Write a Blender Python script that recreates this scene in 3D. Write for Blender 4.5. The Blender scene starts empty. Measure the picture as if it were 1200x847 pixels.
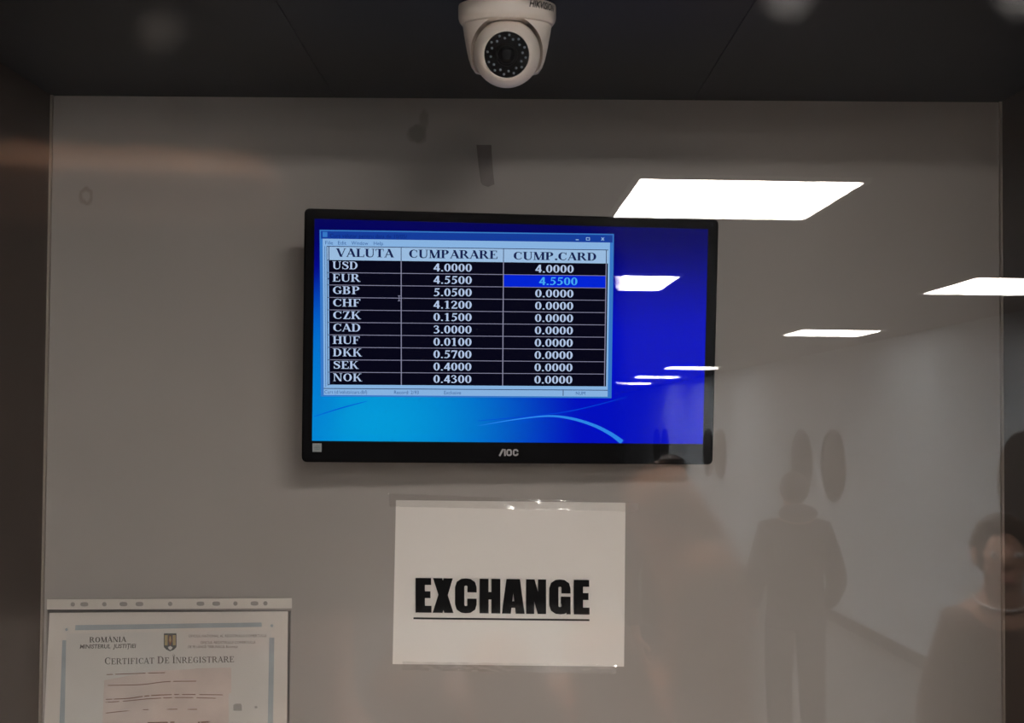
import bpy, bmesh, math, random
from mathutils import Vector, Matrix, Quaternion
from mathutils.geometry import tessellate_polygon
random.seed(7)
S = bpy.context.scene
COL = S.collection
V = Vector
rad = math.radians

# ------------------------------------------------------------------ camera, light, exposure
F = 1300.0                                   # focal length in pixels of a 1200 px wide frame
PITCH = math.atan((460 - 423.5) / F)
ROLL = rad(0.4)
CAM = V((0, 0, 1.75))
_fw = V((0, math.cos(PITCH), math.sin(PITCH)))
_r0 = V((1, 0, 0)); _u0 = _r0.cross(_fw)
_r = _r0 * math.cos(ROLL) + _u0 * math.sin(ROLL)
_u = -_r0 * math.sin(ROLL) + _u0 * math.cos(ROLL)
cd = bpy.data.cameras.new('camera'); cam = bpy.data.objects.new('camera', cd); COL.objects.link(cam)
m = Matrix((_r, _u, -_fw)).transposed().to_4x4(); m.translation = CAM
cam.matrix_world = m
cd.sensor_fit = 'HORIZONTAL'; cd.sensor_width = 36; cd.lens = 36 * F / 1200
cd.clip_start = 0.01; cd.clip_end = 100
cd.dof.use_dof = True; cd.dof.focus_distance = 1.40; cd.dof.aperture_fstop = 13
S.camera = cam
W = bpy.data.worlds.new('world'); S.world = W; W.use_nodes = True
W.node_tree.nodes['Background'].inputs[0].default_value = (0.02, 0.02, 0.022, 1)
S.view_settings.view_transform = 'Standard'; S.view_settings.look = 'None'
S.view_settings.gamma = 1; S.view_settings.use_curve_mapping = False
S.view_settings.exposure = 0.0
PANEL_POWER = 78.0
PANEL_COLOR = (1.0, 0.93, 0.87, 1)
WALL_Y = 1.43                                # back wall of the booth
BOOTH_TOP = 2.131
CORR_TOP = 2.47
CORR_X = 3.36
GLASS_Y = 0.10

def ray(u, v):
    return _fw + _r * ((u - 600) / F) - _u * ((v - 423.5) / F)
def on_wall(u, v, y=WALL_Y):
    d = ray(u, v); return CAM + d * (y / d.y)

# ------------------------------------------------------------------ helpers
def lin(r, g, b):
    f = lambda c: (c / 255 / 12.92) if c / 255 <= .04045 else ((c / 255 + .055) / 1.055) ** 2.4
    return (f(r), f(g), f(b), 1)

def mat(name, col=(.5, .5, .5, 1), rough=.6, metal=0, spec=.5, noise=0, nscale=20, bump=0, bscale=200, coat=0):
    M = bpy.data.materials.new(name); M.use_nodes = True
    nt = M.node_tree; b = nt.nodes['Principled BSDF']
    b.inputs['Base Color'].default_value = col; b.inputs['Roughness'].default_value = rough
    b.inputs['Metallic'].default_value = metal; b.inputs['Specular IOR Level'].default_value = spec
    b.inputs['Coat Weight'].default_value = coat
    tc = nt.nodes.new('ShaderNodeTexCoord')
    if noise:
        n = nt.nodes.new('ShaderNodeTexNoise'); n.inputs['Scale'].default_value = nscale; n.inputs['Detail'].default_value = 4
        nt.links.new(tc.outputs['Object'], n.inputs['Vector'])
        r = nt.nodes.new('ShaderNodeMapRange'); r.inputs[1].default_value = .3; r.inputs[2].default_value = .7
        r.inputs[3].default_value = 1 - noise; r.inputs[4].default_value = 1 + noise
        nt.links.new(n.outputs[0], r.inputs[0])
        x = nt.nodes.new('ShaderNodeVectorMath'); x.operation = 'SCALE'; x.inputs[0].default_value = col[:3]
        nt.links.new(r.outputs[0], x.inputs['Scale']); nt.links.new(x.outputs[0], b.inputs['Base Color'])
    if bump:
        n = nt.nodes.new('ShaderNodeTexNoise'); n.inputs['Scale'].default_value = bscale
        nt.links.new(tc.outputs['Object'], n.inputs['Vector'])
        k = nt.nodes.new('ShaderNodeBump'); k.inputs['Strength'].default_value = bump; k.inputs['Distance'].default_value = .002
        nt.links.new(n.outputs[0], k.inputs['Height']); nt.links.new(k.outputs[0], b.inputs['Normal'])
    return M

def emit(name, col, strength=1.0, gloss=True):
    M = mat(name, (.001, .001, .0015, 1), .45 if gloss else .9, spec=.01 if gloss else 0)
    b = M.node_tree.nodes['Principled BSDF']
    b.inputs['Emission Color'].default_value = col; b.inputs['Emission Strength'].default_value = strength
    return M

def film(name, gloss, rough, diff=0.0, dcol=(.8, .8, .8, 1), tint=(1, 1, 1, 1)):
    """clear sheet: transparent with a mirror-like share that grows towards grazing angles"""
    M = bpy.data.materials.new(name); M.use_nodes = True; nt = M.node_tree; nt.nodes.clear()
    N = nt.nodes.new; L = nt.links.new
    out = N('ShaderNodeOutputMaterial'); t = N('ShaderNodeBsdfTransparent'); t.inputs[0].default_value = tint
    g = N('ShaderNodeBsdfGlossy'); g.inputs['Roughness'].default_value = rough; g.inputs[0].default_value = (1, 1, 1, 1)
    lw = N('ShaderNodeLayerWeight'); lw.inputs[0].default_value = .5
    p = N('ShaderNodeMath'); p.operation = 'POWER'; p.inputs[1].default_value = 5; L(lw.outputs['Facing'], p.inputs[0])
    a = N('ShaderNodeMath'); a.operation = 'MULTIPLY_ADD'; a.inputs[1].default_value = 1 - gloss; a.inputs[2].default_value = gloss
    L(p.outputs[0], a.inputs[0])
    mx = N('ShaderNodeMixShader'); L(a.outputs[0], mx.inputs[0]); L(g.outputs[0], mx.inputs[2])
    if diff:
        d = N('ShaderNodeBsdfDiffuse'); d.inputs[0].default_value = dcol
        m2 = N('ShaderNodeMixShader'); m2.inputs[0].default_value = diff
        L(t.outputs[0], m2.inputs[1]); L(d.outputs[0], m2.inputs[2]); L(m2.outputs[0], mx.inputs[1])
    else:
        L(t.outputs[0], mx.inputs[1])
    L(mx.outputs[0], out.inputs[0])
    return M

class MB:
    """collects faces (with a material slot each) and links them as one mesh object"""
    def __init__(s): s.v = []; s.f = []; s.m = []
    def face(s, pts, mi=0):
        i = len(s.v); s.v += [tuple(p) for p in pts]; s.f.append(tuple(range(i, i + len(pts)))); s.m.append(mi)
    def box(s, lo, hi, mi=0, M=None):
        x0, y0, z0 = lo; x1, y1, z1 = hi
        c = [V(p) for p in ((x0,y0,z0),(x1,y0,z0),(x1,y1,z0),(x0,y1,z0),(x0,y0,z1),(x1,y0,z1),(x1,y1,z1),(x0,y1,z1))]
        if M: c = [M @ p for p in c]
        i = len(s.v); s.v += [tuple(p) for p in c]
        for f in ((0,3,2,1),(4,5,6,7),(0,1,5,4),(1,2,6,5),(2,3,7,6),(3,0,4,7)):
            s.f.append(tuple(i + k for k in f)); s.m.append(mi)
    def poly(s, pts, y, mi=0, T=None):
        """flat polygon in the xz plane facing -y (concave allowed)"""
        P = [V((p[0], y, p[1])) for p in pts]
        i = len(s.v); s.v += [tuple(T(p) if T else p) for p in P]
        for t in tessellate_polygon([[V((p[0], p[1], 0)) for p in pts]]):
            a, b, c = [V((pts[k][0], pts[k][1], 0)) for k in t]
            if (b - a).cross(c - a).z < 0: t = (t[0], t[2], t[1])
            s.f.append(tuple(i + k for k in t)); s.m.append(mi)
    def prism(s, pts, y0, y1, mi=0):
        """outline in xz pushed from y0 (front) to y1 (back)"""
        n = len(pts)
        ar = sum(pts[k][0] * pts[(k+1) % n][1] - pts[(k+1) % n][0] * pts[k][1] for k in range(n))
        if ar < 0: pts = pts[::-1]
        s.poly(pts, y0, mi)
        i = len(s.v); s.v += [(p[0], y1, p[1]) for p in pts]
        for t in tessellate_polygon([[V((p[0], p[1], 0)) for p in pts]]):
            a, b, c = [V((pts[k][0], pts[k][1], 0)) for k in t]
            if (b - a).cross(c - a).z > 0: t = (t[0], t[2], t[1])
            s.f.append(tuple(i + k for k in t)); s.m.append(mi)
        for k in range(n):
            p, q = pts[k], pts[(k + 1) % n]
            s.face([(p[0], y0, p[1]), (p[0], y1, p[1]), (q[0], y1, q[1]), (q[0], y0, q[1])], mi)
    def lathe(s, prof, seg=48, mi=0, M=None, close=True):
        """profile (r, z) turned round z"""
        i = len(s.v)
        for r, z in prof:
            for k in range(seg):
                a = 2 * math.pi * k / seg; p = V((r * math.cos(a), r * math.sin(a), z))
                s.v.append(tuple(M @ p if M else p))
        n = len(prof)
        for j in range(n - 1):
            for k in range(seg):
                k2 = (k + 1) % seg
                s.f.append((i + j*seg + k, i + j*seg + k2, i + (j+1)*seg + k2, i + (j+1)*seg + k)); s.m.append(mi)
        if close:
            s.f.append(tuple(i + k for k in range(seg))[::-1]); s.m.append(mi)
            s.f.append(tuple(i + (n-1)*seg + k for k in range(seg))); s.m.append(mi)
    def build(s, name, mats, parent=None, smooth=False, bevel=0, merge=True):
        me = bpy.data.meshes.new(name); me.from_pydata(s.v, [], s.f)
        for M in (mats if isinstance(mats, (list, tuple)) else [mats]): me.materials.append(M)
        for p, k in zip(me.polygons, s.m): p.material_index = k
        bm = bmesh.new(); bm.from_mesh(me)
        if merge: bmesh.ops.remove_doubles(bm, verts=bm.verts, dist=1e-6)
        if bevel:
            es = [e for e in bm.edges if len(e.link_faces) == 2 and e.calc_face_angle(0) > .6]
            bmesh.ops.bevel(bm, geom=es, offset=bevel, segments=2, affect='EDGES', profile=.5)
        bm.to_mesh(me); bm.free()
        if smooth:
            for p in me.polygons: p.use_smooth = True
            me.set_sharp_from_angle(angle=rad(35))
        o = bpy.data.objects.new(name, me); COL.objects.link(o)
        if parent: o.parent = parent
        return o

def tag(o, label, cat, group=None, kind=None):
    if label: o['label'] = label
    if cat: o['category'] = cat
    if group: o['group'] = group
    if kind: o['kind'] = kind
    return o
def struct(o): o['kind'] = 'structure'; return o
def empty(name, M):
    o = bpy.data.objects.new(name, None); COL.objects.link(o); o.matrix_world = M; o.empty_display_size = .05; return o

def baked(o, mods):
    """apply modifiers by reading the evaluated mesh"""
    dg = bpy.context.evaluated_depsgraph_get(); dg.update()
    me = bpy.data.meshes.new_from_object(o.evaluated_get(dg)); o.modifiers.clear(); o.data = me
    return o

def rrect(x0, z0, x1, z1, r, n=6):
    pts = []
    for cx, cz, a in ((x1-r, z1-r, 0), (x0+r, z1-r, 90), (x0+r, z0+r, 180), (x1-r, z0+r, 270)):
        for k in range(n + 1):
            t = rad(a + 90 * k / n); pts.append((cx + r*math.cos(t), cz + r*math.sin(t)))
    return pts

# ------------------------------------------------------------------ lettering
def catmull(P, n=8):
    out = []
    Q = [P[0]] + P + [P[-1]]
    for i in range(1, len(Q) - 2):
        a, b, c, d = Q[i-1], Q[i], Q[i+1], Q[i+2]
        for k in range(n):
            t = k / n
            out.append(tuple(.5 * (2*b[j] + (c[j]-a[j])*t + (2*a[j]-5*b[j]+4*c[j]-d[j])*t*t + (-a[j]+3*b[j]-3*c[j]+d[j])*t**3) for j in range(3)))
    out.append(tuple(P[-1])); return out
def stroke(P):
    """quads along a path of (x, y, width)"""
    q = []
    L = []; R = []
    for i, (x, y, w) in enumerate(P):
        a = P[max(i-1, 0)]; b = P[min(i+1, len(P)-1)]
        dx, dy = b[0]-a[0], b[1]-a[1]; l = math.hypot(dx, dy) or 1; nx, ny = -dy/l*w/2, dx/l*w/2
        L.append((x+nx, y+ny)); R.append((x-nx, y-ny))
    for i in range(len(P)-1): q.append([R[i], R[i+1], L[i+1], L[i]])
    return q
def rect(x0, y0, x1, y1): return [(x0, y0), (x1, y0), (x1, y1), (x0, y1)]

def serif_glyph(ch, T, t):
    """polygons of one roman capital or digit, cap height 1; T thick and t thin stroke; returns (polys, advance)"""
    s = .055; e = .075 + T * .12          # serif height, serif overhang
    q = []
    def stem(x, y0=0, y1=1, w=T, sb=True, st=True):
        q.append(rect(x - w/2, y0, x + w/2, y1))
        if sb: q.append(rect(x - w/2 - e, y0, x + w/2 + e, y0 + s))
        if st: q.append(rect(x - w/2 - e, y1 - s, x + w/2 + e, y1))
    def bar(x0, x1, y, w=t): q.append(rect(x0, y - w/2, x1, y + w/2))
    def diag(x0, y0, x1, y1, w): q.append([(x0 - w/2, y0), (x0 + w/2, y0), (x1 + w/2, y1), (x1 - w/2, y1)] if y1 > y0 else [(x1 - w/2, y1), (x1 + w/2, y1), (x0 + w/2, y0), (x0 - w/2, y0)])
    def path(P): q.extend(stroke(catmull(P)))
    def ring(cx, cy, rx, ry, a0=0, a1=360, n=28):
        P = []
        for k in range(n + 1):
            a = rad(a0 + (a1 - a0) * k / n); w = t + (T*1.08 - t) * abs(math.cos(a)) ** 1.5
            P.append((cx + (rx - w/2) * math.cos(a), cy + (ry - w/2) * math.sin(a), w))
        q.extend(stroke(P))
    def foot(x, y, w): q.append(rect(x - w, y, x + w, y + s))
    adv = .8
    if ch == 'A':
        diag(.1, 0, .43, 1, t); diag(.72, 0, .4, 1, T); bar(.22, .62, .33); foot(.1, 0, .1); foot(.72, 0, .14); adv = .84
    elif ch == 'V':
        diag(.42, 0, .1, 1, T); diag(.42, 0, .74, 1, t); foot(.1, 1 - s, .15); foot(.74, 1 - s, .1); adv = .84
    elif ch == 'L': stem(.22); bar(.2, .7, t/2); q.append([(.62, 0), (.72, 0), (.74, .3), (.7, .3)]); adv = .76
    elif ch in 'EF':
        stem(.22); bar(.2, .68, 1 - t/2); bar(.2, .5, .52); q.append([(.64, .74), (.68, .74), (.7, 1), (.6, 1)]); q.append(rect(.47, .38, .52, .66))
        if ch == 'E': bar(.2, .7, t/2); q.append([(.62, 0), (.72, 0), (.74, .28), (.7, .28)])
        adv = .78
    elif ch == 'H': stem(.2); stem(.72); bar(.2, .72, .52); adv = .92
    elif ch == 'I': stem(.22); adv = .44
    elif ch == 'U':
        stem(.22, .28, 1, sb=False); stem(.76, .28, 1, t, sb=False)
        path([(.22, .35, T), (.25, .16, T*.9), (.38, .045, T*.55), (.52, .035, t*1.2), (.68, .1, t), (.76, .33, t)]); adv = .92
    elif ch == 'S':
        path([(.62, .73, t*.6), (.56, .88, t), (.38, .955, t), (.2, .87, T*.7), (.19, .7, T*.9), (.36, .56, T*1.1), (.56, .42, T*1.05), (.62, .24, T*.9), (.52, .08, T*.5), (.36, .04, t), (.2, .1, t), (.13, .3, t*.6)])
        q.append([(.6, .68), (.65, .68), (.67, 1), (.63, 1)]); q.append([(.1, 0), (.14, 0), (.16, .34), (.11, .34)]); adv = .76
    elif ch in 'CG':
        path([(.74, .7, t*.7), (.68, .86, t), (.5, .955, t), (.3, .87, T*.6), (.2, .68, T), (.18, .5, T*1.08), (.2, .32, T), (.3, .13, T*.6), (.5, .045, t), (.68, .11, t), (.77, .27, t*.8)])
        q.append([(.73, .66), (.77, .66), (.78, 1), (.74, 1)]); adv = .86
        if ch == 'G': stem(.72, .06, .44, T, sb=False); q.append(rect(.55, .44 - s, .86, .44)); adv = .92
    elif ch in 'OQ': ring(.47, .5, .4, .5); adv = .94
    elif ch in 'DB':
        stem(.2)
        if ch == 'D':
            bar(.2, .44, 1 - t/2); bar(.2, .44, t/2); ring(.4, .5, .42, .5, -90, 90); adv = .92
        else:
            bar(.2, .42, 1 - t/2); bar(.2, .44, t/2); bar(.2, .44, .53); ring(.4, .765, .27, .25, -90, 90); ring(.42, .265, .31, .27, -90, 90); adv = .84
    elif ch in 'PR':
        stem(.2); bar(.2, .42, 1 - t/2); bar(.2, .44, .48); ring(.4, .735, .31, .27, -90, 90); adv = .8
        if ch == 'R': diag(.78, 0, .46, .49, T); foot(.8, 0, .12); adv = .9
    elif ch == 'K': stem(.2); diag(.3, .42, .72, 1, t); diag(.74, 0, .42, .6, T); foot(.76, 0, .14); foot(.7, 1 - s, .12); adv = .92
    elif ch == 'M':
        stem(.16, w=t); stem(.88); diag(.5, 0, .2, 1, T*.95); diag(.5, 0, .86, 1, t); foot(.12, 1 - s, .1); adv = 1.08
    elif ch == 'N': stem(.16, w=t); stem(.76, w=t, sb=False); diag(.74, 0, .2, 1, T); foot(.12, 1 - s, .1); adv = .92
    elif ch == 'T':
        stem(.4, st=False); bar(.06, .74, 1 - t/2); q.append([(.04, .72), (.08, .72), (.12, 1), (.05, 1)]); q.append([(.72, .72), (.76, .72), (.75, 1), (.68, 1)]); adv = .8
    elif ch == 'Z': bar(.1, .66, 1 - t/2); bar(.08, .68, t/2); diag(.2, 0, .56, 1, T); q.append([(.08, .74), (.12, .74), (.17, 1), (.1, 1)]); q.append([(.6, 0), (.68, 0), (.7, .28), (.66, .28)]); adv = .74
    elif ch == 'J': stem(.34, .2, 1, sb=False); path([(.34, .3, T), (.3, .06, T*.8), (.12, -.02, t*1.3), (.06, .1, t*1.5)]); adv = .52
    elif ch == '0': ring(.3, .5, .27, .5); adv = .6
    elif ch == '1': stem(.3, st=False); q.append([(.3, .84), (.3, 1), (.08, .88), (.08, .83)]); adv = .6
    elif ch == '2':
        path([(.07, .72, t), (.13, .9, t*1.2), (.28, .95, t*1.2), (.43, .84, T*.85), (.42, .64, T*.95), (.26, .36, t*1.5), (.08, .1, t)])
        q.append([(.05, 0), (.53, 0), (.57, .24), (.53, .24), (.48, .14), (.1, .14)]); adv = .6
    elif ch == '3':
        path([(.08, .76, t), (.16, .92, t*1.2), (.29, .95, t*1.2), (.41, .83, T*.75), (.38, .66, T*.7), (.2, .55, t)])
        path([(.2, .55, t), (.4, .47, T*.75), (.46, .28, T), (.36, .09, T*.7), (.2, .04, t*1.2), (.07, .12, t*1.8)]); adv = .6
    elif ch == '4': stem(.41, 0, 1, T, st=False, sb=False); q.append(rect(.03, .22, .57, .22 + t*1.7)); diag(.07, .28, .4, 1, t*1.6); adv = .6
    elif ch == '5':
        q.append([(.16, .84), (.5, .84), (.55, 1), (.18, 1)]); q.append([(.12, .5), (.19, .52), (.23, 1), (.16, 1)])
        path([(.13, .54, t), (.28, .61, T*.7), (.43, .46, T*.85), (.44, .26, T), (.34, .1, T*.7), (.2, .04, t*1.2), (.07, .1, t*1.8)]); adv = .6
    elif ch == '7': q.append([(.06, .84), (.5, .84), (.55, 1), (.08, 1)]); q.append(rect(.05, .72, .1, 1)); diag(.24, 0, .5, .9, T*.85); adv = .6
    elif ch == '.': q.append(rect(.07, 0, .07 + T*.95, T*.95)); adv = .3
    elif ch == ' ': adv = .4
    return q, adv

def serif(mb, text, x0, z0, x1, h, mi, T, wt=.21, th=.075, lead=1.0, y=0):
    """capital lettering fitted between x0 and x1 standing on z0, cap height h"""
    runs = []; cur = 0; first = True
    for ch in text:
        hat = ch in 'ÂÎ'; base = {'Â': 'A', 'Î': 'I'}.get(ch, ch)
        k = lead if first else 1.0
        q, adv = serif_glyph(base, wt, th)
        if hat: q = q + [[(adv/2 - .2, 1.08), (adv/2 - .1, 1.08), (adv/2 + .02, 1.24), (adv/2 - .02, 1.24)], [(adv/2 + .1, 1.08), (adv/2 + .2, 1.08), (adv/2 + .02, 1.24), (adv/2 - .02, 1.24)]]
        runs.append((q, cur, k)); cur += adv * k; first = ch == ' '
    sx = (x1 - x0) / cur
    for q, off, k in runs:
        for P in q:
            P = [((px * k + off) * sx + x0, pz * k * h + z0) for px, pz in P]
            n = len(P); ar = sum(P[i][0]*P[(i+1) % n][1] - P[(i+1) % n][0]*P[i][1] for i in range(n))
            if abs(ar) < 1e-12: continue
            if ar < 0: P = P[::-1]
            mb.face([T(V((px, y, pz))) for px, pz in P], mi)

def sans(mb, text, x0, z0, h, mi, T, width=None, shear=0, offset=0, y=0, warp=None):
    """built-in sans lettering added to a mesh: height h (capitals), optional fitted width"""
    c = bpy.data.curves.new('t', 'FONT'); c.body = text; c.shear = shear; c.offset = offset; c.resolution_u = 3
    o = bpy.data.objects.new('t', c); COL.objects.link(o)
    dg = bpy.context.evaluated_depsgraph_get(); dg.update()
    me = bpy.data.meshes.new_from_object(o.evaluated_get(dg))
    xs = [v.co.x for v in me.vertices]
    if xs:
        sz = h / .70; a = min(xs); sx = (width / (max(xs) - a)) if width else sz
        i = len(mb.v)
        for v in me.vertices:
            p = V(((v.co.x - a) * sx + x0, y, v.co.y * sz + z0)); mb.v.append(tuple(T(p)))
        for p in me.polygons:
            mb.f.append(tuple(i + k for k in p.vertices)); mb.m.append(mi)
    bpy.data.objects.remove(o); bpy.data.curves.remove(c); bpy.data.meshes.remove(me)

# ------------------------------------------------------------------ glass pane: its tilt sets where the corridor is mirrored
_dv = ray(545, 500).normalized()
GN = (_dv - V((0, -1, 0))).normalized()       # unit normal, pointing into the booth
GP = V((0, GLASS_Y, 1.75))
def mirror(p): return p - GN * (2 * (p - GP).dot(GN))
EYE = mirror(CAM)                             # where the corridor is seen from, by reflection
def seen(u, v, z=None, x=None, dist=None):
    """real corridor point mirrored at photo position u, v on a given height, side or distance plane"""
    d = mirror(CAM + ray(u, v)) - EYE
    if z is not None: k = (z - EYE.z) / d.z
    elif x is not None: k = (x - EYE.x) / d.x
    else: k = -dist / d.y
    return EYE + d * k

# ------------------------------------------------------------------ structure
M_wall = mat('booth_wall_paint', (.330, .304, .292, 1), .55, noise=.05, nscale=3, spec=.25)
nt = M_wall.node_tree; b = nt.nodes['Principled BSDF']
def mark_ring(nt, src, cx, cz, rx, rz, inner, soft):
    """0..1 mask of an oval (inner=0) or ring mark on the wall"""
    N = nt.nodes.new; L = nt.links.new
    tc = N('ShaderNodeTexCoord'); mp = N('ShaderNodeMapping'); mp.vector_type = 'TEXTURE'
    mp.inputs['Location'].default_value = (cx, WALL_Y, cz); mp.inputs['Scale'].default_value = (rx, 10, rz)
    L(tc.outputs['Object'], mp.inputs[0])
    n = N('ShaderNodeTexNoise'); n.inputs['Scale'].default_value = 1.5; L(mp.outputs[0], n.inputs['Vector'])
    ln = N('ShaderNodeVectorMath'); ln.operation = 'LENGTH'; L(mp.outputs[0], ln.inputs[0])
    ad = N('ShaderNodeMath'); ad.operation = 'MULTIPLY_ADD'; ad.inputs[1].default_value = .7; L(n.outputs[0], ad.inputs[0]); L(ln.outputs['Value'], ad.inputs[2])
    r = N('ShaderNodeMapRange'); r.interpolation_type = 'SMOOTHSTEP'
    r.inputs[1].default_value = 1.35 - soft; r.inputs[2].default_value = 1.35 + soft; r.inputs[3].default_value = 1; r.inputs[4].default_value = 0
    L(ad.outputs[0], r.inputs[0]); res = r.outputs[0]
    if inner:
        r2 = N('ShaderNodeMapRange'); r2.inputs[1].default_value = 1.35 - inner - .15; r2.inputs[2].default_value = 1.35 - inner + .15
        L(ad.outputs[0], r2.inputs[0]); mu = N('ShaderNodeMath'); mu.operation = 'MULTIPLY'; L(res, mu.inputs[0]); L(r2.outputs[0], mu.inputs[1]); res = mu.outputs[0]
    return res
src = b.inputs['Base Color'].links[0].from_socket
for (u, v, rx, rz, inner, soft, amt, col) in ((101, 230, .009, .012, .45, .15, .35, (.12, .09, .08, 1)), (489, 157, .012, .012, 0, .3, .5, (.10, .09, .085, 1)), (497, 140, .006, .012, 0, .4, .35, (.10, .09, .085, 1))):
    p = on_wall(u, v); k = mark_ring(nt, src, p.x, p.z, rx, rz, inner, soft)
    mm = nt.nodes.new('ShaderNodeMath'); mm.operation = 'MULTIPLY'; mm.inputs[1].default_value = amt; nt.links.new(k, mm.inputs[0])
    mx = nt.nodes.new('ShaderNodeMix'); mx.data_type = 'RGBA'; nt.links.new(mm.outputs[0], mx.inputs[0]); nt.links.new(src, mx.inputs[6]); mx.inputs[7].default_value = col
    src = mx.outputs[2]
nt.links.new(src, b.inputs['Base Color'])

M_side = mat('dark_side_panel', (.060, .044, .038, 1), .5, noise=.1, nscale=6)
M_bceil = mat('dark_ceiling_panel', (.014, .0145, .020, 1), .55, noise=.12, nscale=5)
M_trim = mat('aluminium_trim', (.32, .28, .25, 1), .4, metal=.3)
M_cwall = mat('light_corridor_paint', (.64, .73, .80, 1), .7, noise=.02, nscale=2)
M_cceil = mat('corridor_ceiling_grey', (.11, .11, .115, 1), .8, noise=.03, nscale=2)
M_cleft = mat('brown_corridor_paint', (.13, .10, .085, 1), .6)
M_base = mat('grey_baseboard', (.10, .10, .10, 1), .5)
M_floor = mat('corridor_floor_grey', (.17, .175, .175, 1), .35, noise=.08, nscale=4)
M_front = mat('shopfront_grey', (.30, .29, .28, 1), .5)

XL, XR = -0.600, 0.632
DROP_Y = .90                                 # front edge of the dropped ceiling, an unseen step shaped to admit light
def wallbox(name, lo, hi, M):
    mb = MB(); mb.box(lo, hi); return struct(mb.build(name, M))
wallbox('wall_back', (XL - .12, WALL_Y, 0), (XR + .12, WALL_Y + .1, 2.47), M_wall)
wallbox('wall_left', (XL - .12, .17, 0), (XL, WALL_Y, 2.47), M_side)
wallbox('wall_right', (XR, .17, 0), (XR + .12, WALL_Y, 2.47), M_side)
# booth ceiling: three boards with fine joints between them
mb = MB()
for x0, x1 in ((XL - .12, -.2335), (-.2325, .2325), (.2335, XR + .12)):
    mb.box((max(x0, XL), DROP_Y, BOOTH_TOP), (min(x1, XR), WALL_Y, BOOTH_TOP + .02))
mb.box((XL, DROP_Y, BOOTH_TOP + .02), (XR, WALL_Y, 2.47))
mb.box((XL - .12, .17, 2.47), (XR + .12, WALL_Y + .1, 2.60))
struct(mb.build('ceiling_booth', M_bceil))
wallbox('trim_1', (XL, WALL_Y - .0045, .8), (XL + .0030, WALL_Y, BOOTH_TOP), M_trim)
wallbox('trim_2', (XR - .0030, WALL_Y - .0045, .8), (XR, WALL_Y, BOOTH_TOP), M_trim)

FRONT0, FRONT1 = .05, .17
M_bounce = mat('pale_bounce_laminate', (.74, .70, .65, 1), .5)
wallbox('bounce_sill', (XL, FRONT1, .96), (XR, WALL_Y, 1.0), M_bounce)  # unseen pale board added inside the booth to bounce light upward
mb = MB()
mb.box((-2.3, FRONT0, 0), (XL, FRONT1, 2.6)); mb.box((XR, FRONT0, 0), (CORR_X, FRONT1, 2.6))
mb.box((XL, FRONT0, 0), (XR, FRONT1, 1.02)); mb.box((XL, FRONT0, 2.42), (XR, FRONT1, 2.6))
for i in range(1): struct(mb.build('wall_front', M_front))
END = -24.0
wallbox('floor', (-2.3, END, -.1), (CORR_X, WALL_Y + .1, 0), M_floor)
wallbox('ceiling', (-2.3, END, CORR_TOP), (CORR_X, FRONT0, CORR_TOP + .1), M_cceil)
wallbox('wall_corridor_right', (CORR_X, END, 0), (CORR_X + .1, FRONT1, 2.6), M_cwall)
wallbox('wall_corridor_left', (-2.4, END, 0), (-2.3, FRONT1, 2.6), M_cleft)
wallbox('wall_corridor_end', (-2.4, END - .1, 0), (CORR_X + .1, END, 2.6), M_cwall)
wallbox('baseboard_right', (CORR_X - .015, END, 0), (CORR_X, FRONT0, .10), M_base)
wallbox('baseboard_left', (-2.3, END, 0), (-2.285, FRONT0, .10), M_base)

# window pane in its frame
M_glass = film('clear_window_glass', .028, 0.0, tint=(.985, .985, .98, 1))
nt = M_glass.node_tree
gz = GN; gx = V((0, 0, 1)).cross(-gz).normalized(); gx = V((-gz.y, gz.x, 0)).normalized() * -1
gu = gx.cross(gz).normalized()
if gu.z < 0: gu = -gu
GM = Matrix((gx, gz, gu)).transposed().to_4x4(); GM.translation = GP
win = empty('window_1', GM); struct(win)
mb = MB(); mb.box((XL + .006, 0, -.722), (XR - .008, .005, .655)); mb.build('glass_pane', M_glass, win)
M_frame = mat('grey_window_frame', (.25, .25, .25, 1), .35, metal=.6)
mb = MB()
mb.box((XL + .001, -.03, -.727), (XL + .018, .035, .661)); mb.box((XR - .018, -.03, -.727), (XR - .001, .035, .661))
mb.box((XL + .018, -.03, -.727), (XR - .018, .035, -.710)); mb.box((XL + .018, -.03, .644), (XR - .018, .035, .661))
fr = mb.build('window_frame', M_frame, win)

# dried drops on the pane
M_drop = film('dried_drop', .004, .4, diff=.005, dcol=(.62, .62, .6, 1))
mb = MB()
for u, v, r in ((187, 37, .0017), (922, -4, .0020), (1192, -6, .0018)):
    d = ray(u, v); p = CAM + d * ((GP - CAM).dot(GN) / d.dot(GN)); p = GM.inverted() @ p
    mb.prism([(p.x + r * math.cos(rad(a)), p.z + r * .9 * math.sin(rad(a))) for a in range(0, 360, 20)], -.0003, -.0001)
mb.build('dried_drops', M_drop, win)

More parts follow.
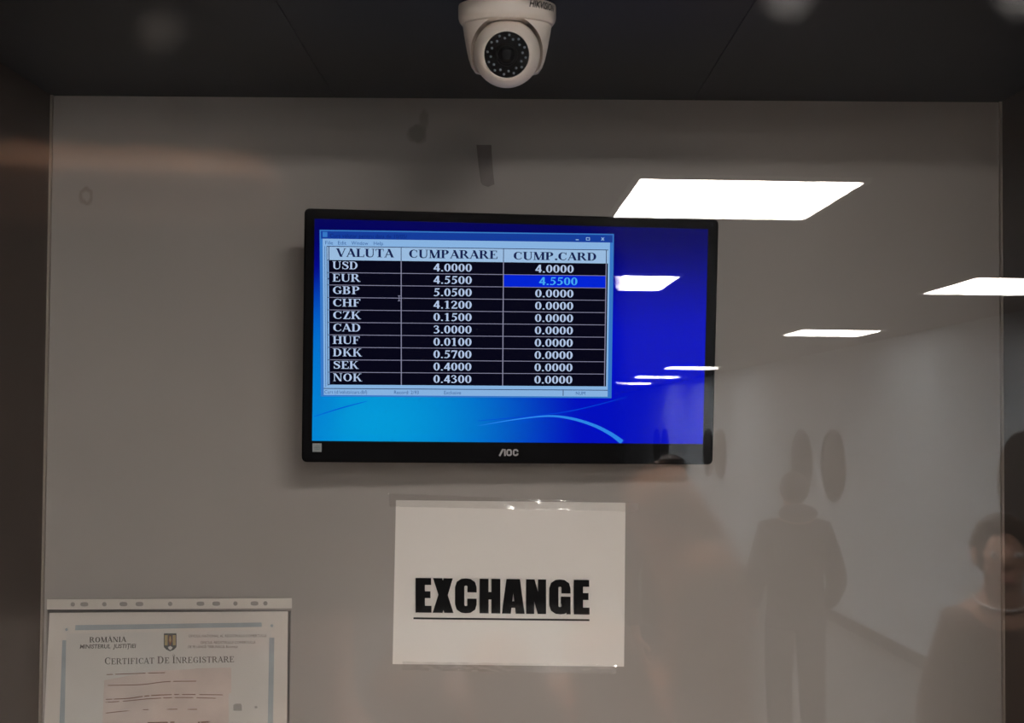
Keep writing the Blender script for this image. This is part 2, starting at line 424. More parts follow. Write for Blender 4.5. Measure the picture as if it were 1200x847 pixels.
# ------------------------------------------------------------------ monitor
k = .490 / .531
MC = CAM + (V((.00114939, 1.41904814, 1.81835202)) - CAM) * k
YA, PI_, RO = .0939796, .06625838, .00511865
def _rot(v):
    c, s = math.cos(RO), math.sin(RO); v = V((c*v.x + s*v.z, v.y, -s*v.x + c*v.z))
    c, s = math.cos(PI_), math.sin(PI_); v = V((v.x, c*v.y - s*v.z, s*v.y + c*v.z))
    c, s = math.cos(YA), math.sin(YA); return V((c*v.x - s*v.y, s*v.x + c*v.y, v.z))
ax, ay, az = _rot(V((1, 0, 0))), _rot(V((0, 1, 0))), _rot(V((0, 0, 1)))
MM = Matrix((ax, ay, az)).transposed().to_4x4(); MM.translation = MC
mon = empty('monitor', MM)
tag(mon, 'black flat monitor showing a blue desktop with an exchange rate table', 'monitor')
MMI = MM.inverted()
def scr(u, v, y=0.0):
    """point on the monitor's front plane (its own x, z) seen at photo position u, v"""
    a = MMI @ CAM; d = MMI.to_3x3() @ ray(u, v); t = (y - a.y) / d.y
    return (a.x + d.x * t, a.z + d.z * t)
WD, HT = .490 / 2, .3195 * k / 2
M_bez = mat('glossy_black_plastic', (.005, .005, .006, 1), .5, spec=.03, bump=.05, bscale=300)
M_hous = mat('matt_black_plastic', (.010, .010, .011, 1), .5)
s0 = scr(367, 258.5); s1 = scr(829, 266); s2 = scr(825.5, 520.5); s3 = scr(367, 516.5)
SX0, SX1 = (s0[0] + s3[0]) / 2, (s1[0] + s2[0]) / 2
SZ1, SZ0 = (s0[1] + s1[1]) / 2, (s2[1] + s3[1]) / 2
# bezel: four sides round the opening, front edge rounded
outer = rrect(-WD, -HT, WD, HT, .006, 5); inner = rrect(SX0, SZ0, SX1, SZ1, .0004, 5)
mb = MB(); n = len(outer)
o_in = rrect(-WD + .002, -HT + .002, WD - .002, HT - .002, .0045, 5)
for i in range(n):
    j = (i + 1) % n
    P = lambda p, y: (p[0], y, p[1])
    mb.face([P(inner[i], -.0002), P(o_in[i], 0 - .0002), P(o_in[j], -.0002), P(inner[j], -.0002)])
    mb.face([P(o_in[i], -.0002), P(outer[i], .0018), P(outer[j], .0018), P(o_in[j], -.0002)])
    mb.face([P(outer[i], .0018), P(outer[i], .020), P(outer[j], .020), P(outer[j], .0018)])
    mb.face([P(inner[j], -.0002), P(inner[j], .003), P(inner[i], .003), P(inner[i], -.0002)])
mb.build('bezel', M_bez, mon, smooth=True)
mb = MB()
mb.prism(rrect(-WD + .001, -HT + .001, WD - .001, HT - .001, .005), .0185, .021)
mb.prism(rrect(-.17, -.10, .17, .10, .02), .021, .036)
mb.build('back_housing', M_hous, mon, bevel=0)
mb = MB()
mb.box((-.05, .036, -.05), (.05, .040, .05)); mb.box((-.02, .040, -.02), (.02, .095, .02))
mb.build('wall_mount', M_hous, mon)
# screen: glowing desktop picture
M_scr = emit('screen_desktop', (0, 0, 1, 1), 1.0)
nt = M_scr.node_tree; b = nt.nodes['Principled BSDF']
N = nt.nodes.new; L = nt.links.new
tc = N('ShaderNodeTexCoord'); sp = N('ShaderNodeSeparateXYZ'); L(tc.outputs['Object'], sp.inputs[0])
def mrange(sock, a, bb, c=0, d=1, smooth=True):
    r = N('ShaderNodeMapRange'); r.interpolation_type = 'SMOOTHSTEP' if smooth else 'LINEAR'
    for i, x in enumerate((a, bb, c, d)): r.inputs[i + 1].default_value = x
    L(sock, r.inputs[0]); return r.outputs[0]
def mixc(f, a, bcol):
    x = N('ShaderNodeMix'); x.data_type = 'RGBA'; L(f, x.inputs[0])
    if isinstance(a, tuple): x.inputs[6].default_value = a
    else: L(a, x.inputs[6])
    if isinstance(bcol, tuple): x.inputs[7].default_value = bcol
    else: L(bcol, x.inputs[7])
    return x.outputs[2]
fz = mrange(sp.outputs['Z'], SZ1, SZ1 - .14)
base = mixc(fz, lin(2, 2, 96), lin(0, 14, 205))
# bright pool of light blue low on the left
mp = N('ShaderNodeMapping'); mp.vector_type = 'TEXTURE'
px, pz = scr(440, 497); mp.inputs['Location'].default_value = (px, 0, pz); mp.inputs['Scale'].default_value = (.20, 1, .155)
L(tc.outputs['Object'], mp.inputs[0]); ln = N('ShaderNodeVectorMath'); ln.operation = 'LENGTH'; L(mp.outputs[0], ln.inputs[0])
f1 = mrange(ln.outputs['Value'], 1.25, .0)
base = mixc(f1, base, lin(0, 165, 232))
mp2 = N('ShaderNodeMapping'); mp2.vector_type = 'TEXTURE'
px, pz = scr(372, 440); mp2.inputs['Location'].default_value = (px, 0, pz); mp2.inputs['Scale'].default_value = (.035, 1, .11)
L(tc.outputs['Object'], mp2.inputs[0]); ln2 = N('ShaderNodeVectorMath'); ln2.operation = 'LENGTH'; L(mp2.outputs[0], ln2.inputs[0])
base = mixc(mrange(ln2.outputs['Value'], 1.2, 0, 0, .6), base, lin(0, 130, 225))
L(base, b.inputs['Emission Color']); b.inputs['Emission Strength'].default_value = .92
E_pale = emit('screen_pale_blue', lin(150, 198, 250), .85); E_head = emit('screen_header', lin(168, 205, 245), .88)
E_title = emit('screen_title_bar', lin(22, 66, 168), .9); E_edge = emit('screen_window_edge', lin(60, 130, 215), .9)
E_cell = emit('screen_cell', lin(4, 4, 22), 1); E_grid = emit('screen_grid_line', lin(150, 150, 180), .8)
E_text = emit('screen_text', lin(185, 205, 240), .95); E_dark = emit('screen_dark_text', lin(22, 34, 80), 1)
E_sel = emit('screen_selected', lin(0, 38, 225), .95); E_selt = emit('screen_selected_text', lin(70, 170, 250), 1)
E_grey = emit('screen_grey_text', lin(52, 96, 160), 1); E_arc = emit('screen_arc', lin(45, 140, 245), .95)
E_arc2 = emit('screen_arc_faint', lin(0, 70, 225), .95); E_tt = emit('screen_title_text', lin(8, 34, 120), 1)
mb = MB()
mb.face([(SX0 - .001, .0022, SZ0 - .001), (SX1 + .001, .0022, SZ0 - .001), (SX1 + .001, .0022, SZ1 + .001), (SX0 - .001, .0022, SZ1 + .001)], 0)
mb.box((SX0 - .001, .0024, SZ0 - .001), (SX1 + .001, .0175, SZ1 + .001), 1)
def on_scr(P, y):      # photo positions -> polygon on the screen
    return [V((*scr(u, v, y)[:1], y, scr(u, v, y)[1])) for u, v in P]
def sface(mb, P, y, mi):
    Q = on_scr(P, y); n = len(Q)
    ar = sum(Q[i].x*Q[(i+1) % n].z - Q[(i+1) % n].x*Q[i].z for i in range(n))
    mb.face(Q if ar > 0 else Q[::-1], mi)
def sline(mb, P, y, mi):
    for q in stroke(catmull(P, 12)): sface(mb, q, y, mi)
sline(mb, [(560, 499, .3), (600, 492, 1.2), (640, 487.5, 2), (668, 490, 3), (695, 498, 3.6), (715, 508, 4.4), (729, 518, 5.5)], .0020, 2)
sline(mb, [(368, 488, .5), (400, 478, 1.2), (430, 470, .6)], .0020, 3)
sline(mb, [(560, 493, .5), (660, 483, 1.2), (735, 465, .6)], .0020, 3)
screen = mb.build('screen', [M_scr, M_hous, E_arc, E_arc2], mon, merge=False)

# the open window with the rate table, a little proud of the desktop picture
tb = MB(); TM = [E_edge, E_title, E_pale, E_head, E_cell, E_grid, E_text, E_dark, E_sel, E_selt, E_grey, E_tt]
y0, y1, y2, y3, y4 = .0018, .0015, .0012, .0009, .0006
def lerp(a, b, t): return a + (b - a) * t
# corners of the window in the photo
def W_(u, v):   # photo position of a spot given on the window's own straightened grid (380..716, 268..466)
    s = (u - 375) / (718 - 375); t = (v - 268) / (466 - 268)
    top = lerp(269.2, 274.0, s); bot = lerp(464.5, 466.5, s)
    left = lerp(374.5, 376, t); right = lerp(719.5, 716.5, t)
    return (lerp(left, right, s), lerp(top, bot, t))
def wq(u0, v0, u1, v1, y, mi): sface(tb, [W_(u0, v0), W_(u1, v0), W_(u1, v1), W_(u0, v1)], y, mi)
def inv_v(vphoto, u):      # window row for a photo row at photo column u
    s = (u - 375) / 343
    top = lerp(269.2, 274.0, s); bot = lerp(464.5, 466.5, s)
    return 268 + 198 * (vphoto - top) / (bot - top)
wq(375, 268, 718, 466, y0, 0)
wq(376.5, 269.5, 716.5, 278.5, y1, 1)
wq(378.5, 278.5, 713.5, 464.2, y1, 2)
VH0, VH1, VT = 287.5, inv_v(305.8, 480), inv_v(451.2, 480)
UA, UB, UC, UD, UE = 386, 470, 589.5, 709, 711.5
wq(383.5, VH0, 711.5, VH1, y2, 3)
wq(UA, VH1, UE, VT, y2, 4)
for r in range(11):
    v = lerp(VH1, VT, r / 10)
    if 0 < r < 10: wq(UA, v - .38, UD, v + .38, y3, 5)
    wq(383.5, v - .3, UA, v + .3, y3, 7)
for u, w in ((UB, .55), (UC, .55), (UD + .5, .5)): wq(u - w, VH1, u + w, VT, y3, 5)
for u in (UB, UC, UD + .5): wq(u - .4, VH0, u + .4, VH1, y3, 7)
wq(383.3, VH0 - .4, 711.7, VH0 + .4, y3, 7); wq(383, VH0, 383.7, VT + 1, y3, 7); wq(UA - .7, VH0, UA + .2, VT, y3, 7)
wq(380.6, VH0, 381.2, VT + 3, y3, 10)
wq(378.5, VT + 4.2, 713.5, VT + 5.0, y3, 7); wq(660.6, VT + 5, 661.4, 463.5, y3, 7)
wq(UC + .6, lerp(VH1, VT, .1) + .2, UD, lerp(VH1, VT, .2) - .2, y3, 8)
def T_(y):
    def T(p):
        u, v = W_(p.x, -p.z); x, z = scr(u, v, y); return V((x, y, z))
    return T
rows = [('USD', '4.0000', '4.0000'), ('EUR', '4.5500', '4.5500'), ('GBP', '5.0500', '0.0000'), ('CHF', '4.1200', '0.0000'), ('CZK', '0.1500', '0.0000'),
        ('CAD', '3.0000', '0.0000'), ('HUF', '0.0100', '0.0000'), ('DKK', '0.5700', '0.0000'), ('SEK', '0.4000', '0.0000'), ('NOK', '0.4300', '0.0000')]
CW = {'USD': 31, 'EUR': 33, 'GBP': 33, 'CHF': 34, 'CZK': 34, 'CAD': 34, 'HUF': 33, 'DKK': 35, 'SEK': 31, 'NOK': 35}
for r, (a, bb, c) in enumerate(rows):
    v0 = lerp(VH1, VT, r / 10); rh = (VT - VH1) / 10
    serif(tb, a, 389.2, -(v0 + rh * .72), 389.2 + CW[a], 9.3, 6, T_(y4), .185)
    serif(tb, bb, 507.5, -(v0 + rh * .80), 553, 9.3, 6, T_(y4), .165, .085)
    off = 4.5 if r == 1 else 0
    serif(tb, c, 626.5 + off, -(v0 + rh * .80), 672 + off, 9.3, 9 if r == 1 else 6, T_(y4), .165, .085)
serif(tb, 'VALUTA', 394.5, -(VH1 - 4.0), 461.5, 10, 7, T_(y4), .215)
serif(tb, 'CUMPARARE', 478.5, -(VH1 - 3.8), 583, 10, 7, T_(y4), .215)
serif(tb, 'CUMP.CARD', 600.5, -(VH1 - 3.2), 699, 9.6, 7, T_(y4), .215)
Tt = T_(y3)
sans(tb, 'Curs valutar pentru data de 10/05/', 387, -277, 4.6, 11, Tt, width=90)
wq(378.5, 270.5, 384, 276.5, y3, 0)
sans(tb, 'File', 381.5, -285.3, 4.3, 10, Tt, width=9); sans(tb, 'Edit', 396.5, -285.3, 4.3, 10, Tt, width=9.5)
sans(tb, 'Window', 412, -285.3, 4.3, 10, Tt, width=19.5); sans(tb, 'Help', 438, -285.3, 4.3, 10, Tt, width=11)
sans(tb, 'Curs (d:\\valuta\\curs.dbf)', 379.5, -462.5, 4.2, 10, Tt, width=50)
sans(tb, 'Record: 2/93', 461.5, -462.5, 4.2, 10, Tt, width=29); sans(tb, 'Exclusive', 520.5, -462.5, 4.2, 10, Tt, width=20)
sans(tb, 'NUM', 676, -462.2, 4.0, 10, Tt, width=11)
wq(673.5, 275.2, 677, 276.2, y3, 3)
for a in ((685.5, 272.6, 690, 273.4), (685.5, 275.6, 690, 276.3), (685.5, 272.6, 686.2, 276.3), (689.3, 272.6, 690, 276.3)): wq(*a, y3, 3)
sface(tb, [W_(703, 272.6), W_(704, 272.3), W_(707, 276), W_(706, 276.3)], y3, 3); sface(tb, [W_(706, 272.3), W_(707, 272.6), W_(704, 276.3), W_(703, 276)], y3, 3)
vI = inv_v(349.5, 468)                     # text pointer
wq(467.2, vI - 3, 468.0, vI + 3, y4, 5); wq(466, vI - 3.4, 469.2, vI - 2.7, y4, 5); wq(466, vI + 2.7, 469.2, vI + 3.4, y4, 5)
vE = lerp(VH1, VT, .15); sface(tb, [W_(384.2, vE - 1.4), W_(385.6, vE), W_(384.2, vE + 1.4)], y4, 7)
tbl = tb.build('rate_table_window', TM, screen, merge=False)
tbl['label'] = 'rate table window on the blue desktop'
# maker's lettering and the square sticker on the lower bezel
M_logo = mat('silver_print', (.36, .35, .37, 1), .35, metal=.2)
lb = MB()
def lpath(P):
    for q in stroke(P): sface(lb, q, -.0005, 0)
lpath([(585.4, 534.2, 2.0), (589.3, 526.6, 2.2), (591.6, 526.6, 2.0), (591.8, 534.2, 2.0)])
Q = rrect(594.3, 527.1, 598.9, 533.3, 1.6, 4); lpath([(x, y, 1.9) for x, y in Q + Q[:2]])
lpath([(606.6, 529.2, 1.9), (606.3, 527.8, 1.9), (605, 527.1, 1.9), (603, 527.1, 1.9), (601.9, 528.2, 1.9), (601.9, 532.2, 1.9), (603, 533.3, 1.9), (605, 533.3, 1.9), (606.3, 532.6, 1.9), (606.6, 531.2, 1.9)])
lb.build('logo', M_logo, mon, merge=False)
M_stk = mat('grey_sticker', (.30, .33, .34, 1), .5); M_stk2 = mat('sticker_print', (.14, .2, .2, 1), .5)
lb = MB(); sface(lb, [(366.2, 519.4), (376.8, 519.4), (376.8, 529.4), (366.2, 529.4)], -.0004, 0)
for a in ((368.4, 522.3, 374.8, 523.0), (367.8, 524.4, 375.4, 525.2), (368.4, 526.4, 374.8, 527.0)): sface(lb, [(a[0], a[1]), (a[2], a[1]), (a[2], a[3]), (a[0], a[3])], -.0006, 1)
lb.build('sticker', [M_stk, M_stk2], mon, merge=False)

# ------------------------------------------------------------------ dome camera under the booth ceiling
M_cam = mat('warm_white_plastic', (.88, .80, .74, 1), .42)
M_camd = mat('black_lens_glass', (.004, .004, .005, 1), .2, spec=.12)
CX, CY, TILT = -.0070, 1.06, rad(8.5)
dome = empty('security_camera', Matrix.Translation((CX, CY, BOOTH_TOP)) @ Matrix.Rotation(TILT, 4, 'X'))
tag(dome, 'white turret security camera mounted under the dark booth ceiling', 'security camera')
mb = MB(); mb.lathe([(.0440, -.0074), (.0468, -.0084), (.0472, -.010), (.0472, -.020), (.0462, -.0235), (.0442, -.0262), (.042, -.0268)], 72)
basem = mb.build('mounting_base', M_cam, dome, smooth=True)
BALL = V((0, -.017, -.0555)); BR = .0318
mb = MB(); prof = [(.0425, -.0270), (.0428, -.0280), (.0416, -.036), (.0396, -.047), (.0372, -.058), (.0345, -.066), (.031, -.071), (.02, -.073)]
mb.lathe(prof, 72)
cup = mb.build('turret_cup', M_cam, dome)
fd = V((0, -.98, -.19)).normalized()
q = V((0, 0, 1)).rotation_difference(fd).to_matrix().to_4x4()
cm = MB(); R_ = .0348
pr = [(R_ * math.sin(a) + 1e-5, -R_ * math.cos(a)) for a in [rad(6 * i) for i in range(0, 16)]] + [(R_ + .002, .03), (R_ + .002, .06)]
cm.lathe(pr, 64, M=Matrix.Translation(BALL) @ q)
cut = cm.build('cutter', M_cam, dome)
bo = cup.modifiers.new('b', 'BOOLEAN'); bo.object = cut; bo.operation = 'DIFFERENCE'; bo.solver = 'EXACT'
baked(cup, None); bpy.data.objects.remove(cut)
for p in cup.data.polygons: p.use_smooth = True
cup.data.set_sharp_from_angle(angle=rad(30))
FR = .0226; FD = math.sqrt(BR**2 - FR**2)
mb = MB()
a1 = math.asin(FR / BR)
pr = [(max(BR * math.sin(a), 1e-5), BR * math.cos(a)) for a in [lerp(math.pi, a1, i / 30) for i in range(31)]] + [(FR - .0012, FD + .0004), (FR - .0020, FD - .0012), (.004, FD - .0012)]
mb.lathe(pr, 64, M=Matrix.Translation(BALL) @ q)
ball = mb.build('eyeball', M_cam, dome, smooth=True)
mb = MB(); mb.lathe([(.0214, FD - .0011), (.0210, FD - .0004), (.0105, FD - .0002), (.0100, FD + .0008), (.0085, FD + .0010), (.0080, FD - .0002), (.0002, FD - .0002)], 56, M=Matrix.Translation(BALL) @ q)
mb.build('lens_window', M_camd, ball, smooth=True)
M_lens = mat('lens_coating', (.002, .002, .003, 1), .15, spec=.12)
mb = MB(); mb.lathe([(.0074, FD - .0002), (.0060, FD + .0010), (.003, FD + .0017), (.0002, FD + .0019)], 32, M=Matrix.Translation(BALL) @ q)
mb.build('lens', M_lens, ball, smooth=True)
M_led = mat('infrared_led_clear', (.22, .27, .32, 1), .15, spec=.8)
mb = MB(); mb.lathe([(.0012, 0), (.0011, .0006), (.0006, .0011), (.0001, .0012)], 12)
led0 = None
for k_ in range(24):
    a = rad(15 * k_ + 7); rr = .0180 if k_ % 2 else .0150
    Mx = Matrix.Translation(BALL) @ q @ Matrix.Translation((rr * math.cos(a), rr * math.sin(a), FD - .0005))
    if led0 is None: led0 = o = mb.build('infrared_led', M_led, ball, smooth=True)
    else: o = led0.copy(); COL.objects.link(o); o.parent = ball
    o.matrix_local = Mx
M_ink = mat('dark_print', (.03, .028, .027, 1), .5)
lb = MB()
def cyl(p):      # wrap lettering round the base
    a = rad(-90) + p.x / .0474; return V((.0474 * math.cos(a), .0474 * math.sin(a), p.z))
sans(lb, 'HIKVISION', .0215, -.0165, .0062, 0, cyl, width=.036, shear=.25, offset=.022)
lt = lb.build('maker_lettering', M_ink, dome, merge=False)

# ------------------------------------------------------------------ papers on the back wall
M_paper = mat('white_office_paper', (.80, .765, .735, 1), .8, noise=.015, nscale=8)
M_black = mat('black_print', (.012, .012, .013, 1), 1, spec=0)
def wallM(): return Matrix.Identity(4)
def wp(u, v, y): return on_wall(u, v, y)
def wpoly(mb, P, y, mi):
    Q = [wp(u, v, y) for u, v in P]; n = len(Q)
    ar = sum(Q[i].x*Q[(i+1) % n].z - Q[(i+1) % n].x*Q[i].z for i in range(n))
    if ar < 0: Q = Q[::-1]
    mb.poly([(p.x, p.z) for p in Q], y, mi)
def sheet(name, P, y0, y1, M, parent=None, lift=0):
    """thin sheet with a slight waviness, outline of four photo corners (top left, top right, bottom right, bottom left)"""
    mb = MB(); nx, nz = 24, 16
    A, B, Cc, D = [wp(u, v, y0) for u, v in P]
    g = []
    for j in range(nz + 1):
        for i in range(nx + 1):
            s, t = i / nx, j / nz
            p = (A.lerp(B, s)).lerp(D.lerp(Cc, s), t)
            w = lift * (.5 + .5 * math.sin(3.1 * s * 2 + 1.3 * t * 5 + 1)) * min(1, 6 * s, 6 * (1 - s), 8 * t, 8 * (1 - t))
            g.append(V((p.x, y0 - w, p.z)))
    i0 = 0; mb.v = [tuple(p) for p in g] + [(p.x, y1, p.z) for p in g]; n = len(g)
    for j in range(nz):
        for i in range(nx):
            a = j * (nx + 1) + i
            mb.f.append((a, a + nx + 1, a + nx + 2, a + 1)); mb.m.append(0)
            mb.f.append((n + a, n + a + 1, n + a + nx + 2, n + a + nx + 1)); mb.m.append(0)
    edge = list(range(nx + 1)) + [j*(nx+1) + nx for j in range(1, nz+1)] + [nz*(nx+1) + i for i in range(nx-1, -1, -1)] + [j*(nx+1) for j in range(nz-1, 0, -1)]
    for a, b_ in zip(edge, edge[1:] + edge[:1]): mb.f.append((a, b_, n + b_, n + a)); mb.m.append(0)
    return mb.build(name, M, parent, smooth=True)
YS = WALL_Y - .0012
c0 = wp(597, 780, WALL_Y - .0005)
sign = empty('paper_sign', Matrix.Translation(c0))
tag(sign, 'white landscape paper sign reading EXCHANGE taped up below the monitor', 'sign')
def own(o, par):       # keep world placement under a parent that only has a location
    o.parent = par; o.matrix_parent_inverse = par.matrix_world.inverted(); return o
bpy.context.view_layer.update()
own(sheet('paper', [(464, 586), (733, 589), (731.3, 781), (460, 778)], YS, WALL_Y - .0004, M_paper), sign)
# heavy condensed capitals
def impact(ch):
    """polygons of a heavy condensed capital, height 1, and its width"""
    r = rect
    if ch == 'E': return [r(0, 0, .27, 1), r(0, .8, .45, 1), r(0, .42, .43, .62), r(0, 0, .46, .2)], .46
    if ch == 'X': return [[(.01, 1), (.27, 1), (.59, 0), (.33, 0)], [(.31, 1), (.57, 1), (.28, 0), (.0, 0)], r(.16, .42, .43, .58)], .60
    if ch == 'H': return [r(0, 0, .26, 1), r(.34, 0, .6, 1), r(.2, .4, .4, .62)], .60
    if ch == 'N': return [r(0, 0, .23, 1), r(.34, 0, .57, 1), [(.05, 1), (.24, 1), (.52, 0), (.33, 0)]], .57
    if ch == 'A': return [[(0, 0), (.25, 0), (.37, 1), (.13, 1)], [(.39, 0), (.64, 0), (.51, 1), (.27, 1)], r(.2, .17, .44, .36), r(.24, .68, .4, 1)], .64
    if ch in 'CG':
        P = []
        pts = [(.49, .60), (.49, .74), (.47, .83), (.40, .885), (.315, .90), (.23, .885), (.16, .83), (.135, .74), (.135, .26), (.16, .17), (.23, .115), (.315, .10), (.40, .115), (.47, .17), (.49, .26)]
        ws = [.27, .27, .26, .23, .21, .23, .26, .27, .27, .26, .23, .21, .23, .26, .27]
        end = (.49, .42) if ch == 'C' else (.49, .30)
        q_ = stroke([(x, y, w) for (x, y), w in zip(pts, ws)] + [(end[0], end[1], .27)])
        if ch == 'G': q_ += [r(.34, .30, .625, .51), r(.50, 0, .625, .4)]
        return q_, .63
word = [('E', 487.0, 505.7), ('X', 507.0, 531.9), ('C', 533.2, 558.8), ('H', 562.0, 586.4), ('A', 588.2, 614.8), ('N', 616.6, 640.0), ('G', 643.7, 668.9), ('E', 672.5, 690.9)]
lb = MB()
def skew(u, v): return v + (u - 487) * .0118
ly = YS - .0026
for ch, u0, u1 in word:
    q_, wd = impact(ch)
    for P in q_: wpoly(lb, [(u0 + x / wd * (u1 - u0), skew(u0 + x / wd * (u1 - u0), 717.6 - y * 40.6)) for x, y in P], ly, 0); ly -= .00002
wpoly(lb, [(484.5, 723.2), (690.8, 725.4), (690.8, 727.6), (484.5, 725.4)], YS - .0026, 0)
own(lb.build('lettering', M_black, None, merge=False), sign)

M_tape = film('clear_sticky_tape', .06, .12, diff=.035, dcol=(.55, .5, .47, 1))
def tape(name, P, label, group, seed, amp):
    random.seed(seed); mb = MB(); nx, nz = 60, 5
    A, B, Cc, D = [wp(u, v, WALL_Y) for u, v in P]; g = []
    for j in range(nz + 1):
        for i in range(nx + 1):
            s, t = i / nx, j / nz; p = (A.lerp(B, s)).lerp(D.lerp(Cc, s), t)
            e = .55 + .45 * math.sin(s * 9 + seed)
            g.append(V((p.x, WALL_Y - .0042 - amp * e * random.random(), p.z + random.uniform(-.0004, .0004) * (j in (0, nz)))))
    mb.v = [tuple(p) for p in g] + [(p.x, p.y + .0003, p.z) for p in g]; n = len(g)
    for j in range(nz):
        for i in range(nx):
            a = j*(nx+1) + i; mb.f.append((a, a+nx+1, a+nx+2, a+1)); mb.m.append(0)
            mb.f.append((n+a, n+a+1, n+a+nx+2, n+a+nx+1)); mb.m.append(0)
    edge = list(range(nx + 1)) + [j*(nx+1) + nx for j in range(1, nz+1)] + [nz*(nx+1) + i for i in range(nx-1, -1, -1)] + [j*(nx+1) for j in range(nz-1, 0, -1)]
    for a, b_ in zip(edge, edge[1:] + edge[:1]): mb.f.append((a, b_, n+b_, n+a)); mb.m.append(0)
    o = mb.build(name, M_tape, None, merge=False, smooth=True); return tag(o, label, 'tape', group)
tape('adhesive_tape', [(456, 577.5), (747, 589), (748, 599), (457, 593)], 'clear crinkled tape strip along the top edge of the EXCHANGE sign', None, 3, .0016)
tape('adhesive_tape', [(472, 774), (722, 778), (722, 788.5), (472, 784)], 'clear tape strip along the bottom edge of the EXCHANGE sign', None, 5, .0012)

# old tape remnant above the monitor
M_rem = mat('old_brown_tape', (.135, .11, .105, 1), .45, noise=.15, nscale=60)
mb = MB()
P = [(558.3, 170), (575.8, 170), (576.5, 184), (578.2, 205), (579.5, 216), (572, 219), (566, 217), (563.5, 214), (561, 196)]
Q = [wp(u, v, WALL_Y) for u, v in P]; mb.prism([(p.x, p.z) for p in Q], WALL_Y - .0012, WALL_Y - .0002)
tag(mb.build('tape_remnant', M_rem, None), 'short dark strip of old tape stuck on the wall above the monitor', 'tape')

# certificate in its punched sleeve
M_sleeve = mat('milky_sleeve_strip', (.60, .56, .52, 1), .4)
M_cert = mat('certificate_paper', (.69, .645, .60, 1), .8, spec=.1, noise=.04, nscale=10)
YC = WALL_Y - .0030
sl = empty('punched_sleeve', Matrix.Translation(wp(197, 847, WALL_Y - .0006)))
tag(sl, 'clear punched plastic sleeve holding the certificate at the lower left wall', 'document sleeve')
bpy.context.view_layer.update()
mb = MB()
holes = [(85.3, 0), (98.8, 1), (122.3, 0), (144.7, 1), (163.4, 1), (199.4, 0), (234.9, 1), (253.4, 1), (275.9, 0), (298.2, 1), (311, 0)]
# strip with real holes: build from columns round each hole
def strip(mb, u0, u1, vt, vb, y):
    def edge_v(u, top): return (lerp(702.2, 700.8, (u-55)/287) if top else lerp(714.2, 712.6, (u-55)/287))
    cuts = [u0]
    for u, k_ in holes: cuts += [u - (4.6 if k_ else 2.6), u + (4.6 if k_ else 2.6)]
    cuts.append(u1)
    for i in range(len(cuts) - 1):
        a, b_ = cuts[i], cuts[i+1]
        if i % 2 == 0:
            wpoly(mb, [(a, edge_v(a, 1)), (b_, edge_v(b_, 1)), (b_, edge_v(b_, 0)), (a, edge_v(a, 0))], y, 0)
        else:
            u, k_ = holes[i // 2]; vm = (edge_v(u, 1) + edge_v(u, 0)) / 2; ra = (b_ - a) / 2; rb = 2.6; n = 10
            arc = [(u - ra * math.cos(math.pi * j / n), abs(math.sin(math.pi * j / n)) ** (.6 if k_ else 1) * rb) for j in range(n + 1)]
            for s_, top in ((-1, 1), (1, 0)):
                for j in range(n):
                    (x0, h0), (x1, h1) = arc[j], arc[j+1]
                    wpoly(mb, [(x0, edge_v(x0, top)), (x1, edge_v(x1, top)), (x1, vm + s_ * h1), (x0, vm + s_ * h0)], y, 0)
strip(mb, 55, 342, 0, 0, YC - .0010)
o = own(mb.build('binding_strip', M_sleeve, None), sl)
so = o.modifiers.new('s', 'SOLIDIFY'); so.thickness = .0004; so.offset = -1; baked(o, None)
M_clear = film('clear_plastic_film', .03, .08, diff=.04)
mb = MB(); a, b_ = wp(55, 713.6, YC), wp(341, 713, YC)
mb.box((a.x, YC - .0012, a.z - .205), (b_.x, YC - .0010, a.z)); mb.box((a.x, WALL_Y - .0008, a.z - .205), (b_.x, WALL_Y - .0005, a.z))
own(mb.build('film', M_clear, None), sl)
cert = empty('certificate', Matrix.Translation(wp(197, 847, WALL_Y - .0012)))
tag(cert, 'registration certificate with a blue border inside the punched sleeve', 'certificate')
bpy.context.view_layer.update()
bl = wp(51.5, 860, YC); 
def cv(u, v): return (u, v)
own(sheet('paper', [(58, 718), (337.5, 716.2), (335.5, 903), (49, 905)], YC, YC + .0004, M_cert), cert)
M_blue = mat('blue_border_print', (.38, .43, .46, 1), .8, spec=.1, noise=.08, nscale=40); M_pink = mat('pink_tint_print', (.66, .56, .515, 1), .8, spec=.1, noise=.10, nscale=25)
M_grey = mat('grey_print', (.12, .11, .105, 1), .8, spec=.1); M_brown = mat('brown_print', (.24, .14, .11, 1), .8, spec=.1)
M_gold = mat('crest_gold', (.42, .33, .17, 1), .75); M_crest = mat('crest_dark', (.09, .10, .10, 1), .75); M_red = mat('crest_red', (.25, .10, .06, 1), .75)
M_cool = mat('cool_tint_print', (.655, .635, .605, 1), .8, spec=.1, noise=.05, nscale=20); M_spot = mat('seal_spot', (.36, .35, .33, 1), .75)
cb = MB(); ya, yb, yc, yd = YC - .0002, YC - .0004, YC - .0006, YC - .0008
wpoly(cb, [(78, 742), (318, 738), (314, 903), (74, 905)], ya, 8)
wpoly(cb, [(122, 797), (180, 786), (268, 782), (268, 847), (266, 903), (118, 905)], yb, 1)
wpoly(cb, [(228, 783), (271, 782), (271, 812), (228, 813)], yb + .0001, 1)
wpoly(cb, [(88.5, 732.3), (306.5, 729.2), (307, 734.4), (88, 738.4)], yb, 0)
wpoly(cb, [(73, 750), (77.6, 750), (74.6, 905), (67.5, 905)], yb, 0)
wpoly(cb, [(315.5, 747), (321.5, 747), (319.0, 905), (312.8, 905)], yb, 0)
